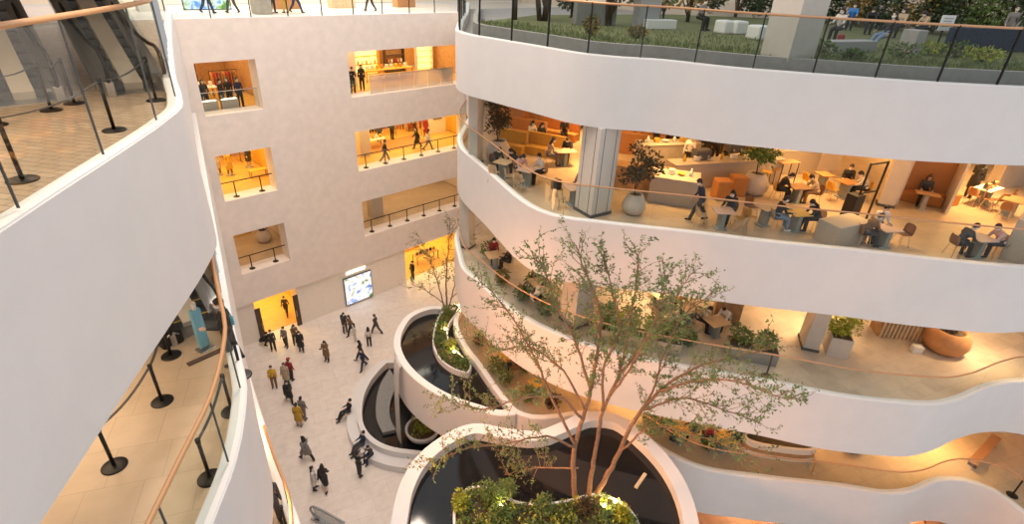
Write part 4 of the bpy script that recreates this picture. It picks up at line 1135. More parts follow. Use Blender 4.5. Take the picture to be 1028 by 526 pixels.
def table(loc, rz, label, top='pink_top', ped='table_grey', sx=.75, sy=.7, h=.74, rnd_=False, cat='table', group=None):
    t = thing('cafe_table', label, cat, loc, R_(rz), group)
    b = MB()
    if rnd_: b.cyl((0, 0, h-.035), sx/2, .035, 28)
    else: b.box((0, 0, h-.02), (sx, sy, .04), bev=.012)
    part('table_top', b, top, t)
    b = MB()
    if rnd_: b.cyl((0, 0, 0), .22, .02, 20); b.cyl((0, 0, .02), .035, h-.055, 10)
    else: b.box((0, 0, (h-.04)/2), (.16, sy*.62, h-.04), bev=.01); b.box((0, 0, .02), (.42, sy*.7, .04), bev=.01)
    part('pedestal', b, ped, t)
    return t
def seatset(px, py, k, ang, label, short, seats, top='pink_top', ped='table_grey', sx=.75, sy=.7, dist=.74, group=None, **kw):
    "a table and its chairs; seats are (angle from the table, chair material or None, person or None, words)"
    p = at(px, py, LV[k])
    table(p, ang-44, label, top, ped, sx, sy, group=group or 'cafe tables', **kw)
    for a, m, pr, wds in seats:
        a -= 44
        d = Vector((math.cos(R_(a)), math.sin(R_(a)), 0)); q = p+d*dist
        if m: chair(q.x, q.y, q.z, a+180, f'{m.split("_")[0]} shell chair {wds} {short}', m, CG if k == 4 else 'shell chairs of the lower levels')
        if pr:
            lb, pose, kws = pr; pq = q+d*.03
            person((pq.x, pq.y, p.z), a+224, pose, lb, group=f'people at the {word[k]} level tables', **kws)
seatset(575, 205, 4, 20, 'pink topped table with grey slab pedestal left of the speckled column', 'of the table left of the speckled column', [
    (60, 'beige_shell', ('person in grey sitting close behind the speckled column table', 'sit', dict(top='grey_cloth', bottom='charcoal')), 'behind, at the right'),
    (150, 'beige_shell', None, 'with a black rucksack, behind'), (215, 'beige_shell', None, 'in front, at the left')])
q = c4(575, 205)+Vector((math.cos(R_(106)), math.sin(R_(106)), 0))*.74
b = MB(); b.box((0, 0, .2), (.34, .24, .42), bev=.08); b.tube([(-.05, .1, .4), (0, .1, .48), (.05, .1, .4)], .012, 6); o = tag(part('backpack', b, 'black'), 'black rucksack sitting on a beige chair left of the speckled column', 'bag'); o.location = (q.x, q.y, q.z+.47)
seatset(566, 166, 4, 15, 'pink topped table below the orange sofas, with two people', 'of the pink table below the orange sofas', [
    (185, 'beige_shell', ('person in beige top and grey trousers at the pink table below the sofas', 'sit', dict(top='beige_cloth', bottom='grey_cloth', hair='long')), 'at the left'),
    (75, 'brown_shell', ('person in black leaning on the far side of the pink table', 'sitdown', dict(top='black')), 'behind')], sx=1.0)
seatset(528, 186, 4, 60, 'small table near the rail between the pink and the white tops', 'of the small table near the left rail', [
    (115, 'beige_shell', ('person in pink top at the small table near the left rail', 'sitdown', dict(top='pink_cloth', hair='long')), 'behind'),
    (30, 'beige_shell', ('person in white shirt with black hair at the small table near the left rail', 'sit', dict(top='light_cloth')), 'at the right'),
    (245, 'beige_shell', None, 'in front'), (190, 'beige_shell', None, 'at the left')])
seatset(505, 178, 4, 60, 'small pale table by the rail beside the big grey planter', 'of the small pale table beside the big planter', [
    (240, 'beige_shell', None, 'in front'), (40, 'beige_shell', ('person in dark coat with long hair behind the big planter table', 'sitdown', dict(top='charcoal', hair='long')), 'behind'), (120, 'brown_shell', ('person in black slumped at the big planter table', 'sitdown', dict(top='black')), 'at the far left')], top='pale_wood')
seatset(722, 229, 4, 0, 'pink topped table with broad grey pedestal right of the walking man', 'of the table right of the walking man', [
    (50, 'brown_shell', ('person in black with long hair at the table right of the walking man', 'sit', dict(top='black', hair='long')), 'behind, at the right'),
    (170, 'beige_shell', None, 'at the left'), (-5, 'yellow_shell', None, 'at the right'), (-50, 'beige_shell', None, 'in front')])
seatset(765, 226, 4, 20, 'small pale table left of the yellow topped table', 'of the small pale table by the rail', [(110, 'brown_shell', None, 'behind'), (200, 'yellow_shell', None, 'at the left')], top='pale_wood', sx=.6, sy=.6)
seatset(797, 203, 4, 10, 'brown table where two people lean toward each other', 'of the brown table with two leaning people', [
    (170, 'yellow_shell', ('person in black leaning over the brown table from the left', 'sitdown', dict(top='black')), 'at the left'),
    (-5, 'brown_shell', ('person in beige coat leaning over the brown table from the right', 'sitdown', dict(top='beige_cloth', bottom='brown_cloth')), 'at the right')], top='wood', sx=.9)
seatset(796, 231, 4, 10, 'yellow topped table by the rail with two people', 'of the yellow table by the rail', [
    (178, 'beige_shell', ('person in black jacket and jeans at the left of the yellow table', 'sit', dict(top='black', bottom='denim', shoes='white')), 'at the left'),
    (0, 'beige_shell', ('person in black at the right of the yellow table', 'sitdown', dict(top='black', hair='long')), 'at the right')], top='yellow_shell')
seatset(884, 247, 4, 8, 'grey pedestal table by the rail right of the concrete block', 'of the table right of the concrete block', [
    (178, 'brown_shell', ('person in dark brown hunched at the table right of the concrete block', 'sitdown', dict(top='brown_cloth', bottom='charcoal', hcol='hair_brown')), 'at the left'),
    (10, 'brown_shell', None, 'at the right'), (80, 'beige_shell', ('person in white with a phone behind the grey pedestal table', 'sit', dict(top='light_cloth', hcol='hair')), 'behind')])
seatset(976, 257, 4, 8, 'grey pedestal table by the rail with two people in dark clothes', 'of the table with two dark clothed people', [
    (182, 'brown_shell', ('broad person in charcoal sitting left of the last rail table', 'sitdown', dict(top='charcoal', bottom='black')), 'at the left'),
    (2, 'beige_shell', ('person in pale pink top and black trousers right of the last rail table', 'sitdown', dict(top='pink_cloth', bottom='black')), 'at the right')])
seatset(845, 198, 4, 20, 'orange table behind the black metal frame', 'of the orange table behind the frame', [
    (60, 'yellow_shell', ('person in black behind the black metal frame', 'sit', dict(top='black')), 'behind'),
    (-20, 'yellow_shell', ('person in white behind the right post of the black frame', 'sitdown', dict(top='light_cloth')), 'at the right'), (200, 'yellow_shell', None, 'at the left')], top='orange_panel')
seatset(823, 190, 4, 10, 'small orange table left of the black metal frame', 'of the small orange table', [(190, 'yellow_shell', None, 'at the left'), (-10, 'yellow_shell', None, 'at the right')], top='orange_panel', sx=.6)
seatset(985, 204, 4, 30, 'pale table heaped with brochures in front of the speckled wall', 'of the brochure table', [(200, 'brown_shell', None, 'at the left'), (-30, 'brown_shell', None, 'at the right'), (270, 'brown_shell', None, 'in front')], top='white_shell', sx=1.3)
seatset(1010, 216, 4, 40, 'brown table at the right end of the cafe behind the speckled block', 'of the rightmost brown table', [(130, 'brown_shell', None, 'behind'), (220, 'brown_shell', None, 'in front')], top='wood', sx=1.0)
p = c4(971, 198); person(p, 30, 'chat', 'person in black coat standing beside the brochure table', top='black', coat=True, hair='long')
p = c4(700, 221); person(p, 175, 'stride', 'man in navy jacket bending forward as he walks along the cafe', top='navy', bottom='charcoal')
# sofas, ottomans, counters
def sofa(px, py, rz, w, label, m='yellow_fabric'):
    t = thing('sofa_bench', label, 'sofa', c4(px, py), R_(rz), 'orange sofa benches')
    b = MB(); b.box((0, 0, .22), (w, .62, .44), bev=.04); part('seat', b, m, t)
    b = MB(); b.box((0, .28, .55), (w, .16, 1.0), bev=.04); part('backrest', b, m, t)
    b = MB(); b.box((0, .39, .5), (w+.04, .05, 1.0)); part('back_panel', b, 'concrete', t)
for x, y, rz, w_, lb, m in ((545, 156, -70, 2.2, 'yellow sofa bench nearest the pink table', 'yellow_fabric'), (528, 140, -70, 2.0, 'orange sofa bench behind the big planter tree', 'orange_fabric'), (560, 139, -70, 2.2, 'orange sofa bench at the back right of the sofas', 'orange_fabric'), (512, 152, -70, 1.6, 'yellow sofa bench beside the big planter tree', 'yellow_fabric')):
    sofa(x, y, rz, w_, lb, m)
def cbox(name, label, cat, px, py, sx, sy, h, m, rz=0., k=4, bev=.015, z=0., top=None):
    p = at(px, py, LV[k]); b = MB(); b.box((0, 0, h/2), (sx, sy, h), bev=bev)
    if top: b.mi = 1; b.box((0, 0, h+.02), (sx+.04, sy+.04, .04), bev=.008)
    o = tag(part(name, b, [m, top] if top else m), label, cat); o.location = (p.x, p.y, p.z+z); o.rotation_euler[2] = R_(rz); return o
for x, y, lb in ((722, 199, 'tall orange pouf nearest the walking man'), (738, 195, 'tall orange pouf beside the round stone planter')):
    o = cbox('ottoman', lb, 'pouf', x, y, .62, .62, .85, 'orange_fabric', -40, bev=.05)
cbox('counter', 'square concrete service counter behind the onion shaped planter', 'counter', 674, 200, 1.9, 1.3, 1.05, 'terrazzo_warm', -62, top='pink_top')
cbox('counter', 'brown timber counter left of the square concrete counter', 'counter', 643, 190, 2.4, .8, 1.0, 'wood', -62, top='wood')
cbox('counter', 'long concrete bar counter running behind the poufs', 'counter', 724, 184, 5.6, .8, 1.1, 'terrazzo_warm', -28, top='pale_wood')
cbox('counter', 'angled concrete counter at the back centre of the cafe', 'counter', 668, 165, 3.2, .9, 1.1, 'concrete', -30, top='pale_wood')
cbox('counter', 'pale canopy topped counter behind the round stone planter', 'counter', 790, 172, 2.6, .9, 1.15, 'terrazzo_warm', -30, top='beige_wall')
cbox('counter', 'orange lit display counter at the back left behind the speckled column', 'counter', 635, 153, 3.0, .9, 1.05, 'orange_panel', -62, top='pale_wood')
cbox('counter', 'wooden display counter at the far back of the left sofas', 'counter', 545, 126, 3.5, .9, 1.05, 'wood', -70, top='pale_wood')
cbox('counter', 'small wooden counter far behind the grey planter', 'counter', 512, 124, 2.2, .8, 1.05, 'orange_panel', -70, top='pale_wood')
cbox('planter_block', 'large grey concrete block by the rail in front of the black frame', 'block', 842, 241, 1.7, .9, .8, 'terrazzo_warm', -20)
cbox('speaker_box', 'black box standing behind the concrete block', 'box', 850, 222, .5, .45, 1.15, 'black', -20)
t = thing('metal_frame', 'tall black metal frame with slanting posts beside the orange table', 'frame', c4(862, 221), R_(-20))
for x in (-.55, .45):
    b = MB(); b.box((x, 0, 1.2), (.06, .06, 2.4)); part('post', b, 'black_metal', t)
for z in (2.36, 1.2):
    b = MB(); b.box((-.05, 0, z), (1.0, .05, .05)); part('crossbar', b, 'black_metal', t)
# booth with a seated woman
t = thing('booth', 'orange backed booth with beige side walls around a seated woman', 'booth', c4(923, 207), R_(-72))
b = MB(); b.box((0, .75, 1.1), (1.7, .08, 2.2)); part('back_panel', b, 'orange_panel', t)
for s in (-1, 1): b = MB(); b.box((s*.9, .2, 1.1), (.10, 1.2, 2.2)); part('side_panel', b, 'beige_wall', t)
b = MB(); b.box((0, .5, .22), (1.6, .45, .44), bev=.04); part('seat', b, 'orange_fabric', t)
p = c4(923, 207); table((p.x-.40, p.y-.13, p.z), -72, 'low table inside the orange booth', 'wood', 'concrete', .9, .5)
m_ = Matrix.Rotation(R_(-72), 3, 'Z') @ Vector((0, .45, 0)); person((p.x+m_.x, p.y+m_.y, p.z), 242, 'sit', 'woman with long hair in a dark top sitting in the orange booth', top='charcoal', hair='long', hcol='hair_brown', mask=False)
cbox('partition', 'speckled stone partition block at the right end of the rail', 'partition', 1033, 262, 1.3, 1.6, 1.5, 'terrazzo_warm', 0)
cbox('partition', 'tall speckled stone wall behind the brochure table', 'partition', 1012, 186, 2.6, .5, 2.5, 'terrazzo_warm', -25)
cbox('partition', 'plain beige partition behind the orange tables', 'partition', 826, 171, 1.6, .3, 2.5, 'beige_wall', -28)
cbox('bench', 'orange bench right of the booth', 'bench', 945, 205, 1.3, .5, .5, 'orange_fabric', -30, bev=.05)
# plates, trays, machines and goods on counters
def goods(px, py, h, n, L, rz, words, k=4, items=None):
    p = at(px, py, LV[k]); d = Vector((math.cos(R_(rz)), math.sin(R_(rz)), 0))
    pal = ['white_shell', 'terracotta', 'mustard', 'brown_shell', 'light_cloth', 'charcoal']
    pos = ['leftmost', 'second', 'third', 'fourth', 'fifth', 'sixth', 'seventh', 'eighth']
    for i in range(n):
        q = p+d*(L*((i+.5)/n-.5)); b = MB(); kind = i % 3
        if kind == 0:
            b.lathe((0, 0, 0), [(.05, 0), (.07, .02), (.075, .16), (.05, .22), (.03, .25), (.03, .31)], 12); nm, ct = 'jar', 'jar'
        elif kind == 1:
            b.box((0, 0, .10), (.26, .2, .2), bev=.02); nm, ct = 'goods_box', 'box'
        else:
            b.lathe((0, 0, 0), [(.06, 0), (.10, .02), (.17, .09), (.16, .09), (.09, .03)], 16); nm, ct = 'bowl', 'bowl'
        o = tag(part(nm, b, pal[(i*2+n) % 6]), f'{pos[i]} of the goods on the {words}, a {nm.replace("_", " ")}', ct, f'goods on the {words}'); o.location = (q.x, q.y, p.z+h); o.rotation_euler[2] = R_(rz)
goods(724, 184, 1.15, 8, 5.0, -28, 'long bar counter')
goods(674, 200, 1.10, 4, 1.5, -62, 'square concrete counter')
goods(668, 165, 1.15, 6, 2.8, -30, 'angled back counter')
goods(635, 153, 1.10, 6, 2.6, -62, 'orange lit display counter')
goods(545, 126, 1.10, 7, 3.1, -70, 'far sofa side counter')
goods(985, 204, .76, 5, 1.1, -14, 'brochure table')
CP = 'people working and queueing at the cafe counters'
for x, y, f_, pose, tp, kw, lb in ((688, 171, -110, 'chat', 'light_cloth', {}, 'person in white shirt working between the two concrete counters'), (703, 166, -60, 'stand', 'black', {}, 'person in black apron behind the middle of the long bar counter'), (716, 163, -100, 'chat', 'charcoal', {}, 'person in charcoal behind the long bar counter'), (728, 160, 160, 'stand', 'navy', {'hair': 'long'}, 'person in navy at the far end behind the long bar counter'),
    (655, 158, 20, 'stand', 'black', {'coat': True}, 'person in long black coat queueing at the angled back counter'), (640, 146, -30, 'phone', 'beige_cloth', {}, 'person in beige behind the orange display counter'), (676, 151, -120, 'stand', 'light_cloth', {'hair': 'long'}, 'person in white behind the angled back counter'), (692, 150, -60, 'chat', 'black', {}, 'person in black far behind the angled back counter'), (744, 157, 200, 'stand', 'black', {}, 'person in black near the round stone planter counter'), (535, 121, -30, 'stand', 'crimson', {'hair': 'long'}, 'person in crimson at the far sofa side counter'), (560, 122, -90, 'chat', 'charcoal', {}, 'person in charcoal at the far sofa side counter'), (520, 118, 0, 'stand', 'light_cloth', {}, 'person in white far behind the big planter tree'),
    (565, 142, -90, 'sit', 'black', {}, 'person in black on the back right orange sofa'), (532, 146, -60, 'sit', 'light_cloth', {'hair': 'long'}, 'person in white on the yellow sofa bench'), (541, 148, -60, 'sit', 'black', {'hair': 'long'}, 'person in black beside the white one on the yellow sofa'), ):
    person(c4(x, y), f_, pose, lb, top=tp, group=CP, **kw)
for x, y, rz, lb in ((690, 147, -30, 'dark back bar shelf behind the bar staff, left one'), (715, 150, -30, 'dark back bar shelf behind the bar staff, middle one'), (742, 153, -30, 'dark back bar shelf behind the bar staff, right one'), (620, 141, -62, 'dark goods shelf behind the orange lit counter'), (655, 146, -40, 'dark goods shelf behind the queueing person'), (600, 131, -62, 'dark goods shelf hidden partly by the speckled column'), (528, 113, -70, 'dark goods shelf at the far back of the sofas')):
    t = thing('shelf_unit', lb, 'shelf', c4(x, y), R_(rz), 'dark shelves at the back of the cafe')
    b = MB(); b.box((0, .2, .9), (2.4, .04, 1.8)); part('back_panel', b, 'wood', t)
    for s in (-1, 1): b = MB(); b.box((s*1.2, 0, .9), (.05, .42, 1.8)); part('side_panel', b, 'bark_dark', t)
    for i in range(5): b = MB(); b.box((0, 0, .1+.42*i), (2.36, .4, .04)); part('shelf_board', b, 'bark_dark', t)
    for i in range(4):
        b = MB(); b.mi = 0
        for j in range(9):
            if (i*j) % 4 != 3: b.cyl((-1.05+.26*j, -.02, .12+.42*i), .075, .2+.03*(j % 3), 8)
        o = part('stock', b, ['terracotta', 'light_cloth', 'charcoal', 'mustard'][i], t); o['kind'] = 'stuff'
for x, y, lb in ((700, 187, 'steel espresso machine at the left of the long bar counter'), (733, 179, 'steel espresso machine at the right of the long bar counter')):
    t = thing('espresso_machine', lb, 'coffee machine', c4(x, y)+Vector((.25, .25, 1.15)), R_(-28)); b = MB(); b.box((0, 0, .22), (.75, .45, .38), bev=.04); b.box((0, 0, .43), (.68, .4, .04)); part('body', b, 'dark_grey', t)
    for q in (-.2, .2): b = MB(); b.cyl((q, -.26, .1), .035, .12, 8); b.box((q, -.36, .16), (.03, .16, .025)); part('brew_group', b, 'steel', t)
# stools and high tables at the back centre
for x, y, lb in ((765, 187, 'yellow stool just right of the round stone planter'), (773, 183, 'yellow stool second from the round stone planter')):
    t = thing('stool', lb, 'stool', c4(x, y)); b = MB(); b.box((0, 0, .68), (.42, .42, .1), bev=.03); part('seat', b, 'yellow_fabric', t)
    for s in (-1, 1):
        for q in (-1, 1): b = MB(); b.tube([(s*.15, q*.15, .64), (s*.19, q*.19, 0)], .015, 6); part('leg', b, 'black_metal', t)
t = thing('high_table', 'thin black framed high table right of the yellow stools', 'table', c4(785, 184), R_(-25))
b = MB(); b.box((0, 0, 1.03), (1.0, .5, .04)); part('table_top', b, 'wood', t)
for s in (-1, 1):
    for q in (-1, 1): b = MB(); b.box((s*.45, q*.2, .5), (.03, .03, 1.01)); part('leg', b, 'black_metal', t)
# planters on the fourth level
p = c4(500, 162); round_pot('big grey barrel planter at the left tip of the cafe', p, .62, 1.05, 'pot_stone')
tree_crown('potted_tree', 'brown leaved tree in the big grey barrel planter', (p.x, p.y, p.z+.93), 2.0, .75, 1.9, 'leaf_brown', 'bark_dark', 1100, .14, .035)
p = c4(635, 214); round_pot('onion shaped stone planter right of the speckled column', p, .46, .82, 'pot_stone')
tree_crown('potted_tree', 'bushy dark tree in the onion shaped planter', (p.x, p.y, p.z+.72), 1.9, .78, 1.4, 'leaf_brown', 'bark_dark', 1000, .14, .03)
p = c4(755, 194); round_pot('round stone planter behind the poufs', p, .58, .95, 'pot_stone')
tree_crown('potted_tree', 'fresh green tree in the round stone planter', (p.x, p.y, p.z+.84), 1.35, .7, .9, 'leaf_green', 'bark_dark', 550, .16, .03)

# ------------------------------------------------------------------ third level
for x, y, a, lb, sh, st in ((497, 268, 20, 'pale table farthest left on the third level', 'of the leftmost third level table', [(100, 'brown_shell', ('person in red top behind the leftmost third level table', 'sit', dict(top='crimson', hair='long')), 'behind'), (-20, 'white_shell', ('person in black right of the leftmost third level table', 'sit', dict(top='black')), 'at the right')]),
    (541, 296, 20, 'pale table second from the left on the third level', 'of the second third level table', [(100, 'brown_shell', ('person in brown behind the second third level table', 'sit', dict(top='brown_cloth', hair='long')), 'behind'), (200, 'brown_shell', None, 'at the left')]),
    (552, 306, 20, 'pale table beside the broad third level column', 'of the table beside the broad column', [(200, 'white_shell', ('person in white seen from above beside the broad column', 'sitdown', dict(top='light_cloth')), 'at the left'), (110, 'brown_shell', None, 'behind')]),
    (690, 322, 20, 'pale table right of the yellow green bushes', 'of the table right of the bushes', [(120, 'white_shell', ('person in orange behind the table right of the bushes', 'sitdown', dict(top='mustard')), 'behind'), (200, 'white_shell', None, 'at the left')]),
    (716, 336, 20, 'pale table with two dark haired people on the third level', 'of the two person third level table', [(140, 'white_shell', ('dark haired person in beige, left of the two at the third level table', 'sitdown', dict(top='beige_cloth')), 'at the left'), (40, 'white_shell', ('dark haired person in white, right of the two at the third level table', 'sitdown', dict(top='light_cloth')), 'at the right')]),
    (662, 308, 20, 'pale table behind the yellow green bushes', 'of the table behind the bushes', [(100, 'white_shell', ('person in black behind the yellow green bushes', 'sit', dict(top='black')), 'behind')])):
    seatset(x, y, 3, a, lb, sh, st, top='pale_wood', sx=.95, sy=.8, group='third level tables')
def box_planter(px, py, k, sx, sy, h, rz, m, label):
    t = thing('box_planter', label, 'planter', at(px, py, LV[k]), R_(rz)); b = MB()
    b.box((0, 0, h/2), (sx, sy, h), bev=.02); part('box', b, m, t)
    b = MB(); b.box((0, 0, h+.005), (sx-.1, sy-.1, .03)); part('soil', b, 'soil', t)
    return Vector(t.location), t.rotation_euler[2]
def in_planter(P0, rz, off, h): v = Matrix.Rotation(rz, 3, 'Z') @ Vector((off[0], off[1], 0)); return P0+v+Vector((0, 0, h+.02))
q, r = box_planter(640, 345, 3, 3.4, .7, .55, -60, 'concrete', 'long grey planter box with bright bushes on the third level')
for o_, rr, h, m, lb in ((-1.3, .5, 1.0, 'leaf_green', 'dark green bush at the left end of the long planter'), (-.45, .55, 1.15, 'leaf_bright', 'yellow green bush, larger one in the long planter'), (.5, .5, .95, 'leaf_bright', 'yellow green bush right of the larger one in the long planter'), (1.3, .5, .8, 'leaf_olive', 'olive bush at the right end of the long planter')):
    bush(lb, in_planter(q, r, (o_, 0), .55), rr, h, m, 420, .15)
q, r = box_planter(752, 358, 3, 1.9, .8, .6, -58, 'grey', 'grey planter box by the rail right of the tree crown')
for o_, lb in ((-.5, 'olive bush in the left half of the grey rail planter'), (.45, 'olive bush in the right half of the grey rail planter')): bush(lb, in_planter(q, r, (o_, 0), .6), .52, .7, 'leaf_olive', 380, .14)
q, r = box_planter(837, 352, 3, 1.0, .8, .9, 28, 'stone_column', 'tall square planter attached to the tilted grey column')
bush('bright green bush on the tall square planter by the column', in_planter(q, r, (0, 0), .9), .6, .6, 'leaf_bright', 600, .13)
bush('bright green bush standing behind the square planter', c3(852, 330), .5, 1.5, 'leaf_bright', 500, .13)
for x, y, rr, h, m, lb in ((490, 260, .55, 1.1, 'leaf_green', 'leafy bush at the left tip of the third level'), (503, 285, .45, .8, 'leaf_autumn', 'brownish bush by the rail at the left of the third level'), (536, 290, .55, .9, 'leaf_green', 'round dark green bush left of the second third level table'), (549, 316, .42, .8, 'leaf_olive', 'olive bush by the rail beside the broad column'), (525, 300, .4, .7, 'leaf_olive', 'small olive bush between the first two third level tables'), (614, 340, .42, .9, 'leaf_green', 'green bush just right of the broad column'), (690, 345, .5, .7, 'leaf_olive', 'olive bush by the rail behind the tree crown'), (672, 335, .4, .7, 'leaf_autumn', 'reddish bush right of the long planter')):
    bush(lb, c3(x, y), rr, h, m, 320, .14)
t = thing('post_stand', 'dark brown post stand with round foot by the third level rail', 'stand', c3(769, 378)); b = MB(); b.cyl((0, 0, 0), .2, .03, 16); part('foot', b, 'bark_dark', t); b = MB(); b.tube([(0, 0, .03), (.05, .05, 1.05)], .035, 8); part('post', b, 'bark_dark', t)
t = thing('slatted_counter', 'ribbed pale timber counter left of the terracotta pot', 'counter', c3(908, 336), R_(-52)); b = MB(); b.box((0, 0, .5), (2.6, .8, 1.0)); part('core', b, 'wood', t)
for i in range(16): b = MB(); b.box((-1.22+.163*i, -.42, .5), (.08, .05, 1.0)); part('slat', b, 'pale_wood', t)
b = MB(); b.box((0, 0, 1.03), (2.7, .95, .06), bev=.01); part('counter_top', b, 'pale_wood', t)
p = c3(945, 350); t = thing('round_planter', 'large terracotta pot beside the ribbed timber counter', 'planter', p); b = MB(); b.lathe((0, 0, 0), [(.5, 0), (.72, .12), (.85, .42), (.82, .72), (.62, .98), (.54, 1.02), (.5, 1.0), (.48, .9)], 32); part('pot', b, 'terracotta', t)
b = MB(); b.cyl((0, 0, .9), .48, .03, 20); part('soil', b, 'soil', t)
bush('dark reddish plant in the large terracotta pot', (p.x, p.y, p.z+.93), .45, .45, 'leaf_brown', 220, .14)
cbox('floor_box', 'small white box on the floor before the ribbed counter', 'box', 919, 353, .4, .25, .3, 'white_shell', -50, k=3)

# ------------------------------------------------------------------ second level
for x, y, a, lb, sh, st in ((681, 443, 20, 'small table behind the basin rim with two people', 'of the table behind the basin rim', [(150, 'brown_shell', ('person in green left of the table behind the basin rim', 'sit', dict(top='leaf_green', hair='short')), 'at the left'), (20, 'brown_shell', ('person in dark green right of the table behind the basin rim', 'sit', dict(top='leaf_dark')), 'at the right')]),
    (724, 451, 20, 'small orange lit table left of the white oval counter', 'of the orange lit table', [(150, 'brown_shell', ('person in crimson left of the orange lit table', 'sitdown', dict(top='crimson')), 'at the left'), (20, 'brown_shell', ('person in green and black right of the orange lit table', 'sit', dict(top='leaf_dark')), 'at the right')]),
    (509, 368, 40, 'small table near the middle basin on the second level', 'of the table near the middle basin', [(60, 'brown_shell', ('person in black behind the table near the middle basin', 'sit', dict(top='black')), 'behind'), (-60, 'brown_shell', ('person in brown right of the table near the middle basin', 'sit', dict(top='brown_cloth')), 'at the right')]),
    (539, 394, 40, 'small table left of the big tree on the second level', 'of the second level table left of the tree', [(80, 'brown_shell', ('person in charcoal behind the second level table left of the tree', 'sit', dict(top='charcoal')), 'behind')])):
    seatset(x, y, 2, a, lb, sh, st, top='yellow_shell', sx=.8, sy=.7, group='second level tables')
for x, y, rr, h, m, lb in ((498, 372, .5, .9, 'leaf_green', 'green bush left of the table near the middle basin'), (507, 385, .45, .8, 'leaf_olive', 'olive bush below the table near the middle basin'), (528, 372, .45, .8, 'leaf_olive', 'olive bush behind the table near the middle basin'), (530, 402, .5, .9, 'leaf_olive', 'olive bush by the second level edge left of the tree'), (553, 408, .4, .7, 'leaf_brown', 'brown bush by the second level edge near the basin rim'), (655, 425, .45, .8, 'leaf_green', 'green bush behind the right of the large basin rim'), (709, 449, .35, .6, 'leaf_green', 'green bush left of the crimson dressed person'), (481, 345, .4, .7, 'leaf_autumn', 'warm lit bush near the crescent bed on the second level')):
    bush(lb, c2(x, y), rr, h, m, 300, .14)
t = thing('oval_counter', 'long white oval counter with a dark slot on the second level', 'counter', c2(778, 453), R_(-52))
def oval(rx_, ry_, n=36): return [Vector((rx_*math.copysign(abs(math.cos(2*PI*i/n))**.7, math.cos(2*PI*i/n)), ry_*math.copysign(abs(math.sin(2*PI*i/n))**.7, math.sin(2*PI*i/n)), 0)) for i in range(n)]
b = MB(); ov = oval(1.55, .5); b.band(ov, offset(ov, .12, True), 0, .75, True); part('wall', b, 'white_shell', t)
b = MB(); b.prism([(p.x, p.y) for p in oval(1.46, .42)], .0, .58); part('inset', b, 'soil', t)
b = MB(); ov = oval(1.57, .52); b.band(ov, offset(ov, .03, True), .25, .45, True); part('plinth_slot', b, 'wood', t)
cbox('wedge_block', 'small grey block on the second level floor under the fascia', 'block', 857, 452, .7, .4, .35, 'grey', -30, k=2)
_a, _b = c2(1000, 441), c2(969, 475)
t = thing('bench', 'long copper coloured bench at the right end of the second level', 'bench', (_a+_b)/2, math.atan2(_b.y-_a.y, _b.x-_a.x))
b = MB(); b.box((0, 0, .40), (2.9, .38, .08), bev=.02); part('seat', b, 'copper', t)
for s in (-1.1, 1.1): b = MB(); b.box((s, 0, .18), (.08, .34, .36)); part('leg', b, 'bark_dark', t)
for px_, lb in ((795, 'thin arched bike stand on the second level beside the oval counter'),):
    t = thing('floor_stand', lb, 'stand', c2(812, 468), R_(40)); b = MB(); b.tube([(-.35, 0, 0), (-.3, 0, .6), (0, 0, .75), (.3, 0, .6), (.35, 0, 0)], .02, 8); part('hoop', b, 'copper', t); b = MB(); b.box((0, 0, .01), (.9, .2, .02)); part('base', b, 'steel', t)
def stanchion(p, label, group=None, m='black_metal'):
    t = thing('stanchion', label, 'stanchion', p, 0, group)
    b = MB(); b.lathe((0, 0, 0), [(.21, 0), (.21, .015), (.19, .028), (.05, .035)], 24); part('base', b, m, t)
    b = MB(); b.cyl((0, 0, .03), .032, .88, 12); po = part('post', b, m, t)
    b = MB(); b.cyl((0, 0, .88), .042, .10, 12); part('belt_head', b, m, po)
    return t
stanchion(c2(1016, 497), 'black stanchion at the right end of the second level')
p = at(920, 521, .02); t = thing('easel_stand', 'black folding easel on the orange paving under the right side', 'stand', p, .4)
for a in (0, 2.1, 4.2): b = MB(); b.tube([(0, 0, 1.2), (.4*math.cos(a), .4*math.sin(a), 0)], .02, 6); part('leg', b, 'black_metal', t)
b = MB(); b.box((.1, 0, .7), (.03, .5, .05)); part('ledge', b, 'black_metal', t)
# ------------------------------------------------------------------ left landings
def a5(px, py): return at(px, py, LV[5])
def a4(px, py): return at(px, py, LV[4])
SG5, SG4 = 'stanchions on the upper left landing', 'stanchions on the lower left landing'
s5 = [stanchion(a5(x, y), lb, SG5) for x, y, lb in ((23, 181, 'black stanchion nearest the glass on the upper left landing'), (115, 131, 'black stanchion in the middle of the upper left landing'), (52, 111, 'black stanchion left of the middle one on the upper left landing'), (157, 101, 'black stanchion in front of the upper left escalator'), (75, 104, 'black stanchion before the escalator handrails on the upper left landing'), (-5, 126, 'black stanchion at the left picture edge of the upper left landing'))]
s4 = [stanchion(a4(x, y), lb, SG4) for x, y, lb in ((163, 403, 'black stanchion second from the front on the lower left landing'), (115, 468, 'black stanchion closest to the camera on the lower left landing'), (172, 357, 'black stanchion before the lower left escalator handrail'), (233, 413, 'black stanchion behind the glass, near the staff person'), (211, 480, 'black stanchion behind the glass, nearest the handrail front'), (243, 377, 'black stanchion base right beside the staff person'))]
def belt(a, c, label, k):
    b = MB(); A = Vector(a.location)+Vector((0, 0, .93)); B = Vector(c.location)+Vector((0, 0, .93)); d = (B-A).normalized()*.05; A += d; B -= d
    pts = [A.lerp(B, i/8)-Vector((0, 0, .10*math.sin(PI*i/8)))-A for i in range(9)]
    for p, q in zip(pts, pts[1:]): b.bar(p, q, .012, .05, up=(d.y, -d.x, 0))
    o = tag(part('belt', b, 'charcoal'), label, 'belt', k); o.location = A
BG = 'retractable belts between stanchions'
belt(s5[5], s5[2], 'dark belt between the two left stanchions of the upper landing', BG)
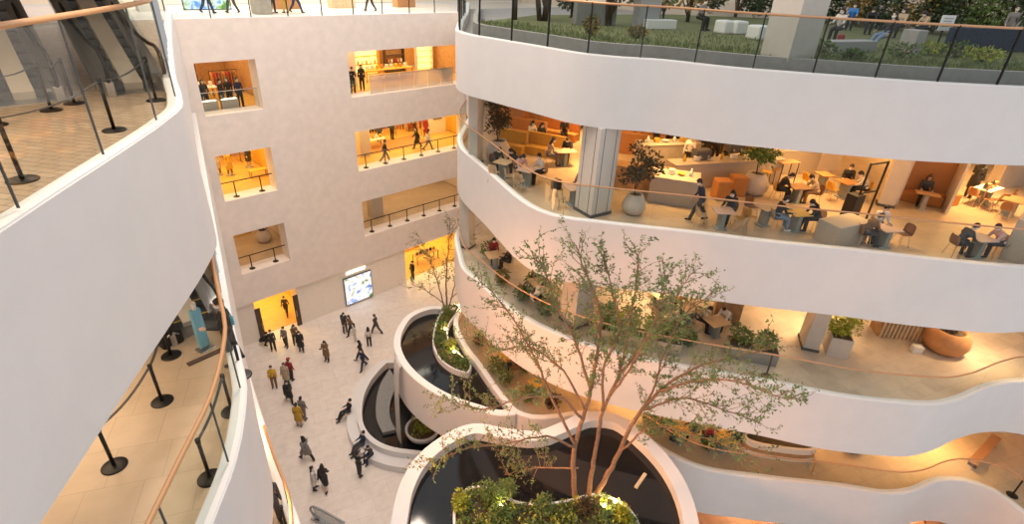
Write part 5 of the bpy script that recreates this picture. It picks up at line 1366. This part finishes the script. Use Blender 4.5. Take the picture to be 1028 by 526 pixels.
belt(s5[2], s5[4], 'dark belt running toward the escalator handrails on the upper landing', BG)
belt(s5[0], s5[1], 'dark belt between the near and the middle stanchion of the upper landing', BG)
belt(s5[1], s5[3], 'dark belt from the middle stanchion to the escalator on the upper landing', BG)
belt(s4[2], s4[0], 'dark belt between the two middle stanchions of the lower landing', BG)
belt(s4[0], s4[1], 'dark belt between the front two stanchions of the lower landing', BG)
belt(s4[3], s4[4], 'dark belt behind the glass of the lower landing', BG)
def escalator(label, x, y, z, w, edge, n=30, run=.40, rise=.20, flat=.5, m='beige_wall'):
    t = thing('escalator', label, 'escalator', (x, y, z)); H = n*rise; Ln = n*run
    b = MB(); b.box((0, flat/2, -.02), (w, flat, .05)); part('landing_plate', b, 'steel', t)
    st = MB(); yl = MB()
    for i in range(n):
        y0, z0 = flat+i*run, i*rise
        st.box((0, y0+run/2, z0+rise/2), (w, run, rise))
        st.box((0, y0+.012, z0+rise-.03), (w-.02, .02, .02))
        for j in range(9): st.box((-w/2+w*(j+.5)/9, y0-.004, z0+rise/2), (.02, .008, rise-.02))
        yl.box((0, y0+.018, z0+rise+.003), (w-.04, .035, .006))
        for s in (-1, 1): yl.box((s*(w/2-.04), y0+run/2, z0+rise+.003), (.05, run-.02, .006))
    sp = part('steps', st, 'escalator_step', t)
    if edge: part('step_edging', yl, 'safety_yellow', sp)
    else: yl.bm.free()
    for s in (-1, 1):
        b = MB(); xs = s*(w/2+.09)
        a0, a1 = Vector((xs, flat, -.05)), Vector((xs, flat+Ln, H-.05))
        b.bar(a0+Vector((0, 0, .17)), a1+Vector((0, 0, .17)), .18, .36, up=(1, 0, 0)); b.box((xs, 0.2, .17), (.18, .8, .36), bev=.02); part('skirt', b, 'steel', t)
        b = MB(); b.bar(a0+Vector((0, .1, .75)), a1+Vector((0, 0, .75)), .02, .80, up=(1, 0, 0)) if False else None
        q = [(-.15, .34), (flat-.1, .34), (flat+Ln, H+.34), (flat+Ln, H+1.02), (flat-.1, 1.02), (.02, 1.02), (-.22, .82), (-.28, .6)]
        v0 = [b.bm.verts.new((xs-.008, yy, zz)) for yy, zz in q]; v1 = [b.bm.verts.new((xs+.008, yy, zz)) for yy, zz in q]
        for i in range(len(q)): b.bm.faces.new((v0[i], v0[(i+1) % len(q)], v1[(i+1) % len(q)], v1[i]))
        for tri in tessellate_polygon([[Vector((yy, zz, 0)) for yy, zz in q]]):
            b.bm.faces.new([v0[i] for i in tri]); b.bm.faces.new([v1[i] for i in tri])
        bp_ = part('balustrade_panel', b, 'glass', t)
        b = MB(); hp = [(xs, flat+Ln, H+1.06), (xs, flat-.1, 1.06), (xs, .05, 1.06), (xs, -.18, .98), (xs, -.33, .78), (xs, -.32, .52), (xs, -.18, .36), (xs, 0, .33)]
        b.tube(spline(hp, .15), .045, 8); part('handrail', b, 'black', bp_)
    # inclined underside of the truss
    b = MB(); b.bar((0, flat, -.32), (0, flat+Ln, H-.32), w+.36, .5, up=(1, 0, 0)) if False else b.bar((0, flat+.2, -.42), (0, flat+Ln, H-.42), w+.36, .4, up=(1, 0, 0))
    part('truss_cladding', b, m, t)
    return t
escalator('grey escalator rising from the upper left landing behind the stanchions', 2.9, 16.2, LV[5], 1.0, False)
escalator('escalator with silver rounded handrail end at the left of the upper landing', .75, 16.2, LV[5], 1.0, False)
escalator('escalator with yellow edged steps rising from the lower left landing', 2.12, 12.9, LV[4], 1.0, True, 22)
escalator('escalator beside the yellow edged one, mostly hidden by the fascia', .1, 12.9, LV[4], 1.0, True, 22)
# beige wall with slanting light strips behind the upper landing
b = MB(); b.box((-5.6, 19.0, LV[5]+1.5), (11.4, .3, 3.0)); struct('wall_landing', b, 'beige_wall', 'beige stone clad wall behind the upper left escalator landing', 'wall')
for x0, z0, x1, z1, lb in ((-1.75, .62, -.55, -.6, 'slanting white light strip on the left of the beige landing wall'), (-.6, 2.6, .08, .75, 'slanting white light strip above the escalator handrails')):
    b = MB(); b.bar((0, 0, 0), (x1-x0, 0, z1-z0), .16, .05, up=(0, 1, 0)); o = tag(part('light_strip', b, 'strip_glow'), lb, 'lamp'); o.location = (x0, 18.82, LV[5]+max(z0, .7) if z1 < 0 else LV[5]+z0)
# sanitizer stand, grating
t = thing('sanitizer_stand', 'slim blue sanitizer stand in front of the lower left escalator', 'stand', a4(206, 350), .3)
b = MB(); b.box((0, 0, .015), (.34, .3, .03), bev=.005); part('base', b, 'steel', t)
b = MB(); b.box((0, 0, .60), (.24, .12, 1.05), bev=.03); pn = part('panel', b, 'sky_blue', t)
b = MB(); b.cyl((0, -.02, 1.13), .05, .16, 12); b.cyl((0, -.02, 1.29), .018, .06, 8); b.box((0, -.06, 1.34), (.03, .1, .02)); part('bottle', b, 'white_shell', pn)
p = a4(210, 357); b = MB(); b.box((0, 0, .012), (.95, .14, .024)); o = tag(part('floor_grating', b, 'bark_dark'), 'dark slot grating in the floor before the lower left escalator', 'grating'); o.location = p; o.rotation_euler[2] = .1
t = thing('ticket_machine', 'black floor unit beside the handrail of the lower left escalator', 'machine', a4(172, 345), .2); b = MB(); b.box((0, 0, .22), (.5, .35, .44), bev=.06); part('body', b, 'black', t); b = MB(); b.tube([(-.15, -.2, .3), (0, -.2, .42), (.15, -.2, .3)], .02, 6); part('handle', b, 'steel', t)
# items of the third left landing and a grey handrail end on the ground
stanchion(at(288, 532, LV[3]), 'black stanchion on the third level left landing')
person(at(277, 524, LV[3]), -60, 'stand', 'person in dark clothes on the third level left landing', top='charcoal', bottom='charcoal')
p = at(322, 524, .0); t = thing('handrail_end', 'grey arched handrail end at the bottom left of the floor', 'handrail', p, .35); b = MB(); b.tube(spline([(0, -1.6, 1.0), (0, 0, 1.0), (0, .35, .92), (0, .55, .6), (0, .4, .3), (0, .1, .2)], .1), .06, 8); part('rail', b, 'mid_grey', t)
b = MB(); b.box((0, -.6, .5), (.03, 1.9, .95)); part('panel', b, 'smoky_glass', t); b = MB(); b.box((0, -.6, .06), (.25, 2.2, .12)); part('base', b, 'steel', t)

# ------------------------------------------------------------------ shops behind the facade
# lit flower screen and lettering
t = thing('video_screen', 'bright floral video screen on the beige ground level wall', 'screen', (16.87, Y0-.06, .12)); b = MB(); b.box((0, 0, 1.2), (2.36, .10, 2.4)); fr_ = part('frame', b, 'charcoal', t)
b = MB(); b.box((0, -.055, 1.2), (2.26, .02, 2.3)); part('display', b, 'floral_screen', fr_)
t = thing('wall_lettering', 'small glowing white lettering above the floral screen', 'sign', (16.85, Y0-.04, 2.78))
b = MB()
for i in range(11):
    x = -.75+.15*i; h = .20
    b.box((x-.04, 0, h/2), (.025, .05, h)); b.box((x+.03, 0, h/2 if i % 2 else h*.75), (.025, .05, h if i % 2 else h/2)); b.box((x, 0, h if i % 3 else 0.02), (.09, .05, .025))
part('letters', b, 'strip_glow', t)
for x0, lb in ((9.28, 'brown door leaf at the left of the golden left doorway'), (11.95, 'brown door leaf at the right of the golden left doorway')):
    t = thing('door_leaf', lb, 'door', (x0, Y0-.02, 0)); b = MB(); b.box((0, 0, 1.3), (.36, .08, 2.6), bev=.01); lf = part('leaf', b, 'bark_dark', t); b = MB(); b.box((.1 if x0 < 10 else -.1, -.07, 1.1), (.03, .04, .5)); part('handle', b, 'steel', lf)
def shelf(label, x, y, z, w, h, n, m, rz=0, back='amber_wall'):
    t = thing('shelf_unit', label, 'shelf', (x, y, z), rz); b = MB(); b.box((0, .2, h/2), (w, .03, h)); part('back_panel', b, back, t)
    for s in (-1, 1): b = MB(); b.box((s*w/2, 0, h/2), (.04, .4, h)); part('side_panel', b, m, t)
    for i in range(n): b = MB(); b.box((0, 0, .12+(h-.2)*i/(n-1)), (w-.04, .38, .035)); part('shelf_board', b, m, t)
    return t
def stock(label_, x, y, z, w, n, pal, kind, grp):
    pos = ['leftmost', 'second from left', 'third from left', 'fourth from left', 'fifth from left', 'sixth from left', 'seventh from left', 'eighth from left', 'ninth from left']
    for i in range(n):
        xx = x-w/2+w*(i+.5)/n; b = MB()
        if kind == 'bag':
            b.box((0, 0, .13), (w/n*.6, .14, .26), bev=.03); b.tube([(-.07, 0, .25), (-.05, 0, .36), (.05, 0, .36), (.07, 0, .25)], .012, 6)
        elif kind == 'jar': b.lathe((0, 0, 0), [(.06, 0), (.08, .03), (.08, .2), (.04, .26), (.04, .32)], 12)
        else: b.box((0, 0, .14), (w/n*.55, .2, .28), bev=.02)
        o = tag(part({'bag': 'handbag', 'jar': 'jar', 'box': 'gift_box'}[kind], b, pal[i % len(pal)]), f'{pos[i]} {kind} on the {label_}', kind, grp); o.location = (xx, y, z)
def rack(label, x, y, z, w, pal, n=9, rz=0.):
    t = thing('clothes_rack', label, 'clothes rack', (x, y, z), rz); b = MB()
    for s in (-1, 1): b.box((s*w/2, 0, .75), (.03, .03, 1.5)); b.box((s*w/2, 0, .015), (.03, .5, .03))
    b.box((0, 0, 1.5), (w, .03, .03)); part('frame', b, 'black_metal', t)
    for i in range(n):
        b = MB(); xx = -w/2+w*(i+.6)/n
        b.tube([(xx, 0, 1.49), (xx, 0, 1.44)], .008, 5)
        b.lathe((xx, 0, .55), [(.19, 0), (.17, .3), (.15, .55), (.19, .72), (.16, .82), (.05, .88)], 10, .28, 1)
        part('garment', b, pal[i % len(pal)], t)
    return t
def mannequin(label, x, y, z, top, bottom, rz=0):
    b0 = PM['stand']; t = thing('mannequin', label, 'mannequin', (x, y, z), rz)
    for nm, key, m in (('body', 'body', 'white_shell'), ('jacket', 'coat', top), ('trousers', 'bottom', bottom)):
        o = link(nm, b0[key], t); o.material_slots[0].link = 'OBJECT'; o.material_slots[0].material = MATS[m]
    b = MB(); b.cyl((0, 0, -.02), .28, .025, 20); part('base', b, 'steel', t)
def frame_pic(label, x, y, z, w, h, m):
    t = thing('framed_picture', label, 'picture', (x, y, z)); b = MB(); b.box((0, 0, 0), (w, .05, h), bev=.01); fr_ = part('frame', b, 'bark_dark', t); b = MB(); b.box((0, -.03, 0), (w-.16, .02, h-.16)); part('print', b, m, fr_)
def show_table(label, x, y, z, w, d, h, m, top):
    t = thing('display_table', label, 'table', (x, y, z)); b = MB(); b.box((0, 0, h-.03), (w, d, .06), bev=.01); part('table_top', b, top, t)
    for s in (-1, 1):
        for q in (-1, 1): b = MB(); b.box((s*(w/2-.06), q*(d/2-.06), (h-.06)/2), (.06, .06, h-.06)); part('leg', b, m, t)
z = LV[4]
shelf('brown shelf with white bowls at the left of the fourth level left shop', 9.6, 40.8, z, 2.4, 2.4, 5, 'wood', 0, 'red_cloth')
stock('brown shelf of the fourth level left shop', 9.6, 40.75, z+.14+.57, 2.2, 5, ['white_shell', 'red_cloth', 'orange_fabric'], 'box', 'boxes in the fourth level left shop')
stock('upper board of the fourth level left shop shelf', 9.6, 40.75, z+.14+1.1, 2.2, 6, ['light_cloth', 'mustard', 'red_cloth'], 'jar', 'jars in the fourth level left shop')
rack('rack of orange and red clothes in the fourth level left shop', 11.9, 39.2, z, 1.7, ['orange_fabric', 'red_cloth', 'crimson', 'brown_cloth'])
show_table('display table of white goods in the fourth level left shop', 9.9, 38.2, z, 2.2, .9, .8, 'wood', 'white_shell'); stock('display table of the fourth level left shop', 9.9, 38.2, z+.8, 2.0, 6, ['white_shell', 'terracotta', 'light_cloth'], 'box', 'goods on the fourth level display table')
for x, lb in ((9.5, 'left'), (10.65, 'right')):
    t = thing('glass_showcase', f'{lb} lit glass showcase behind the fourth level left opening', 'showcase', (x, 34.98, z)); b = MB(); b.box((0, 0, .3), (.95, .35, .6), bev=.01); part('base', b, 'concrete', t)
    b = MB(); b.box((0, 0, .8), (.93, .33, .36)); part('glass_case', b, 'glass', t); b = MB(); b.box((0, 0, .62), (.85, .25, .02)); part('light_panel', b, 'strip_glow', t)
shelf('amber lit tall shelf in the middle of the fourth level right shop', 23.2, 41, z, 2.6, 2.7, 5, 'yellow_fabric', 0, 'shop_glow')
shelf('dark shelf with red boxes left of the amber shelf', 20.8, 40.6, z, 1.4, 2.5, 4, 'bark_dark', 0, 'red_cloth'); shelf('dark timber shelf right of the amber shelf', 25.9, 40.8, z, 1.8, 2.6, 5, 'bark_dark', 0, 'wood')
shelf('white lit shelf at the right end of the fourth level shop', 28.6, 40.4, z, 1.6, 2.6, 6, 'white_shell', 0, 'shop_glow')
stock('dark shelf left of the amber shelf', 20.8, 40.5, z+.14+.77, 1.2, 4, ['red_cloth', 'white_shell'], 'box', 'boxes on the dark shelf'); stock('amber lit tall shelf', 23.2, 40.95, z+.14+.64, 2.3, 6, ['white_shell', 'mustard'], 'jar', 'jars on the amber shelf'); stock('dark timber shelf', 25.9, 40.75, z+.14+.62, 1.5, 5, ['terracotta', 'light_cloth', 'crimson'], 'box', 'boxes on the dark timber shelf')
show_table('long display table heaped with bright goods in the fourth level right shop', 23.6, 38.3, z, 4.2, 1.0, .85, 'wood', 'yellow_shell'); stock('long display table of the fourth level right shop', 23.6, 38.3, z+.85, 3.8, 9, ['white_shell', 'light_cloth', 'yellow_cloth', 'terracotta'], 'box', 'goods on the long display table')
o = cbox('pillar', 'pinkish square pillar at the left of the fourth level right shop', 'column', 400, 60, .9, .9, 3.0, 'plaster', 0); o.location = (19.9, 37.6, z); o['kind'] = 'structure'
bush('leafy plant at the left end of the fourth level right opening', (18.4, 35.1, z), .45, 1.1, 'leaf_olive', 220, .15); bush('leafy plant at the right end of the fourth level right opening', (27.0, 35.2, z), .45, 1.1, 'leaf_olive', 220, .15)
z = LV[3]
for i, (x, y, tp, bt, lb) in enumerate(((9.4, 38.0, 'black', 'charcoal', 'mannequin in black at the left of the golden shop'), (10.2, 38.8, 'beige_cloth', 'brown_cloth', 'mannequin in beige in the middle of the golden shop'), (10.8, 38.3, 'mustard', 'brown_cloth', 'mannequin in mustard beside the beige one'), (12.4, 39.2, 'charcoal', 'beige_cloth', 'mannequin in charcoal at the right of the golden shop'))): mannequin(lb, x, y, z+.02, tp, bt, -.3+.3*i+PI)
rack('rack of brown clothes at the back of the golden shop', 11.2, 40.8, z, 2.4, ['brown_cloth', 'mustard', 'beige_cloth'], 9)
show_table('low golden display table in the golden shop', 12.2, 37.0, z, 1.2, .5, .5, 'wood', 'yellow_shell')
o = cbox('pillar', 'beige square pillar at the left of the third level right shop', 'column', 390, 140, .9, .7, 3.0, 'beige_wall', 0); o.location = (20.2, 36.9, z); o['kind'] = 'structure'
rack('rack of crimson clothes in the third level right shop', 26.2, 39.6, z, 2.2, ['crimson', 'red_cloth', 'charcoal', 'pink_cloth'], 9, -.5)
rack('rack of dark clothes behind the browsing person', 22.3, 40.4, z, 2.4, ['charcoal', 'black', 'brown_cloth'], 9)
rack('rack of mixed clothes at the back of the third level shop', 24.6, 40.9, z, 1.8, ['red_cloth', 'beige_cloth', 'navy'], 8)
mannequin('mannequin in red dress in the third level right shop', 27.0, 38.2, z+.02, 'crimson', 'crimson', PI); mannequin('mannequin in charcoal in the third level right shop', 23.0, 39.2, z+.02, 'charcoal', 'black', PI)
b = MB(); b.box((0, 0, .012), (5.6, 2.6, .024)); o = tag(part('rug', b, 'orange_panel'), 'orange rug across the third level right shop floor', 'rug'); o.location = (23.6, 38.0, z)
show_table('pale display table beside the browsing person', 22.0, 38.2, z+.02, 1.6, .8, .7, 'wood', 'white_shell'); stock('pale display table', 22.0, 38.2, z+.72, 1.4, 4, ['light_cloth', 'mustard'], 'box', 'goods on the pale display table')
frame_pic('dark framed picture on the pale panel of the third level right shop', 28.6, 38.6, z+1.9, .9, 1.3, 'grey'); b = MB(); b.box((28.6, 38.75, z+1.5), (1.9, .1, 3.0)); struct('wall_panel', b, 'white_shell', 'pale wall panel behind the framed picture on the third level', 'wall'); 
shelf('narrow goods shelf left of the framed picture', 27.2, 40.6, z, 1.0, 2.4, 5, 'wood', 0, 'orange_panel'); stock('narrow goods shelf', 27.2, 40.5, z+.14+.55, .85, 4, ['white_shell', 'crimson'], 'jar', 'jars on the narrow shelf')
z = LV[2]
p = Vector((11.9, 37.6, z)); round_pot('rounded stone pot in the second level left opening', p, .55, .95, 'pot_stone'); tree_crown('potted_plant', 'dark broad leaved plant in the rounded stone pot', (p.x, p.y, z+.85), 1.2, .6, .9, 'leaf_dark', 'bark_dark', 260, .24, .03, cat='plant')
b = MB(); b.box((9.2, 39.6, z+1.5), (5.0, .2, 3.0)); struct('wall_panel', b, 'amber_wall', 'amber wall panel at the back of the second level left opening', 'wall')
o = cbox('pillar', 'round edged pale pillar in the second level right opening', 'column', 390, 210, .95, .95, 3.0, 'stone_column', 0, k=2); o.location = (20.6, 36.6, z); o['kind'] = 'structure'
t = thing('wall_screen', 'small black screen hanging at the back of the second level right opening', 'screen', (27.4, 40.0, z+2.1)); b = MB(); b.box((0, 0, 0), (1.2, .08, .8), bev=.01); part('panel', b, 'black', t); b = MB(); b.box((0, .1, .4), (.1, .15, .5)); part('bracket', b, 'steel', t)
b = MB(); b.box((24, 40.3, z+1.5), (11, .2, 3.0)); struct('wall_panel', b, 'beige_wall', 'curved looking beige wall at the back of the second level right opening', 'wall')
shelf('tall wooden door like panel at the right of the second level right opening', 29.2, 39.9, z, 1.2, 2.6, 2, 'white_shell', 0, 'white_shell')
# ground level shop to the right
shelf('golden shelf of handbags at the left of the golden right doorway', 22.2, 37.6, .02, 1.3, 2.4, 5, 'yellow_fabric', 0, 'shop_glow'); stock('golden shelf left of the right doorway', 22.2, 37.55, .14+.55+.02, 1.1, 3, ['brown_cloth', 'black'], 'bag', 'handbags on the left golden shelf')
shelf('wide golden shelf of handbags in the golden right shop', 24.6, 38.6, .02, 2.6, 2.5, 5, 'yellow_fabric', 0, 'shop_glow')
for i in range(1, 4): stock(f'{["", "lowest", "middle", "upper"][i]} board of the wide golden shelf', 24.6, 38.5, .16+.575*i, 2.3, 6, ['brown_cloth', 'black', 'crimson', 'mustard'], 'bag', 'handbags on the wide golden shelf')
show_table('dark display table at the front of the golden right shop', 24.9, 35.9, .02, 2.4, .8, .85, 'bark_dark', 'wood'); stock('dark display table of the golden right shop', 24.9, 35.9, .87, 2.2, 6, ['brown_cloth', 'black', 'mustard'], 'bag', 'handbags on the dark display table')
t = thing('ceiling_fixture', 'bright square ceiling lamp inside the golden right shop', 'lamp', (25.0, 36.4, 3.12)); b = MB(); b.box((0, 0, 0), (2.0, .8, .10), bev=.01); part('housing', b, 'white_shell', t); b = MB(); b.box((0, 0, -.06), (1.9, .7, .03)); part('diffuser', b, 'shop_glow', t)
# top floor mall strip behind the facade
z = LV[5]
t = thing('video_screen', 'landscape video screen with blue sky behind the top floor railing', 'screen', (11.6, 38.4, z)); b = MB(); b.box((0, .06, .85), (2.7, .1, 1.7)); part('frame', b, 'charcoal', t); b = MB(); b.box((0, 0, .85), (2.6, .03, 1.6)); part('display', b, 'landscape_screen', t)
o = cbox('pillar', 'grey square pillar rising behind the top floor railing', 'column', 250, 10, .9, .9, 4.2, 'concrete', 0); o.location = (13.6, 35.4, z); o['kind'] = 'structure'
for x, w_, m, lb in ((16.4, 1.6, 'orange_panel', 'orange counter behind the top floor railing, nearest the grey pillar'), (25.6, 1.6, 'orange_panel', 'orange counter behind the top floor railing at the right'), (8.6, 1.4, 'white_shell', 'white counter behind the top floor railing at the left'), (20.4, 1.8, 'pale_wood', 'pale timber counter behind the top floor railing')):
    b = MB(); b.box((0, 0, .5), (w_, .7, 1.0), bev=.02); b.box((0, 0, 1.02), (w_+.06, .76, .04)); o = tag(part('counter', b, m), lb, 'counter'); o.location = (x, 38.5, z)
SC.view_settings.view_transform = 'Standard'; SC.view_settings.look = 'None'; SC.view_settings.gamma = 1.0
SC.view_settings.use_curve_mapping = False; SC.view_settings.exposure = .0
SC.cycles.max_bounces = 8; SC.cycles.transparent_max_bounces = 24
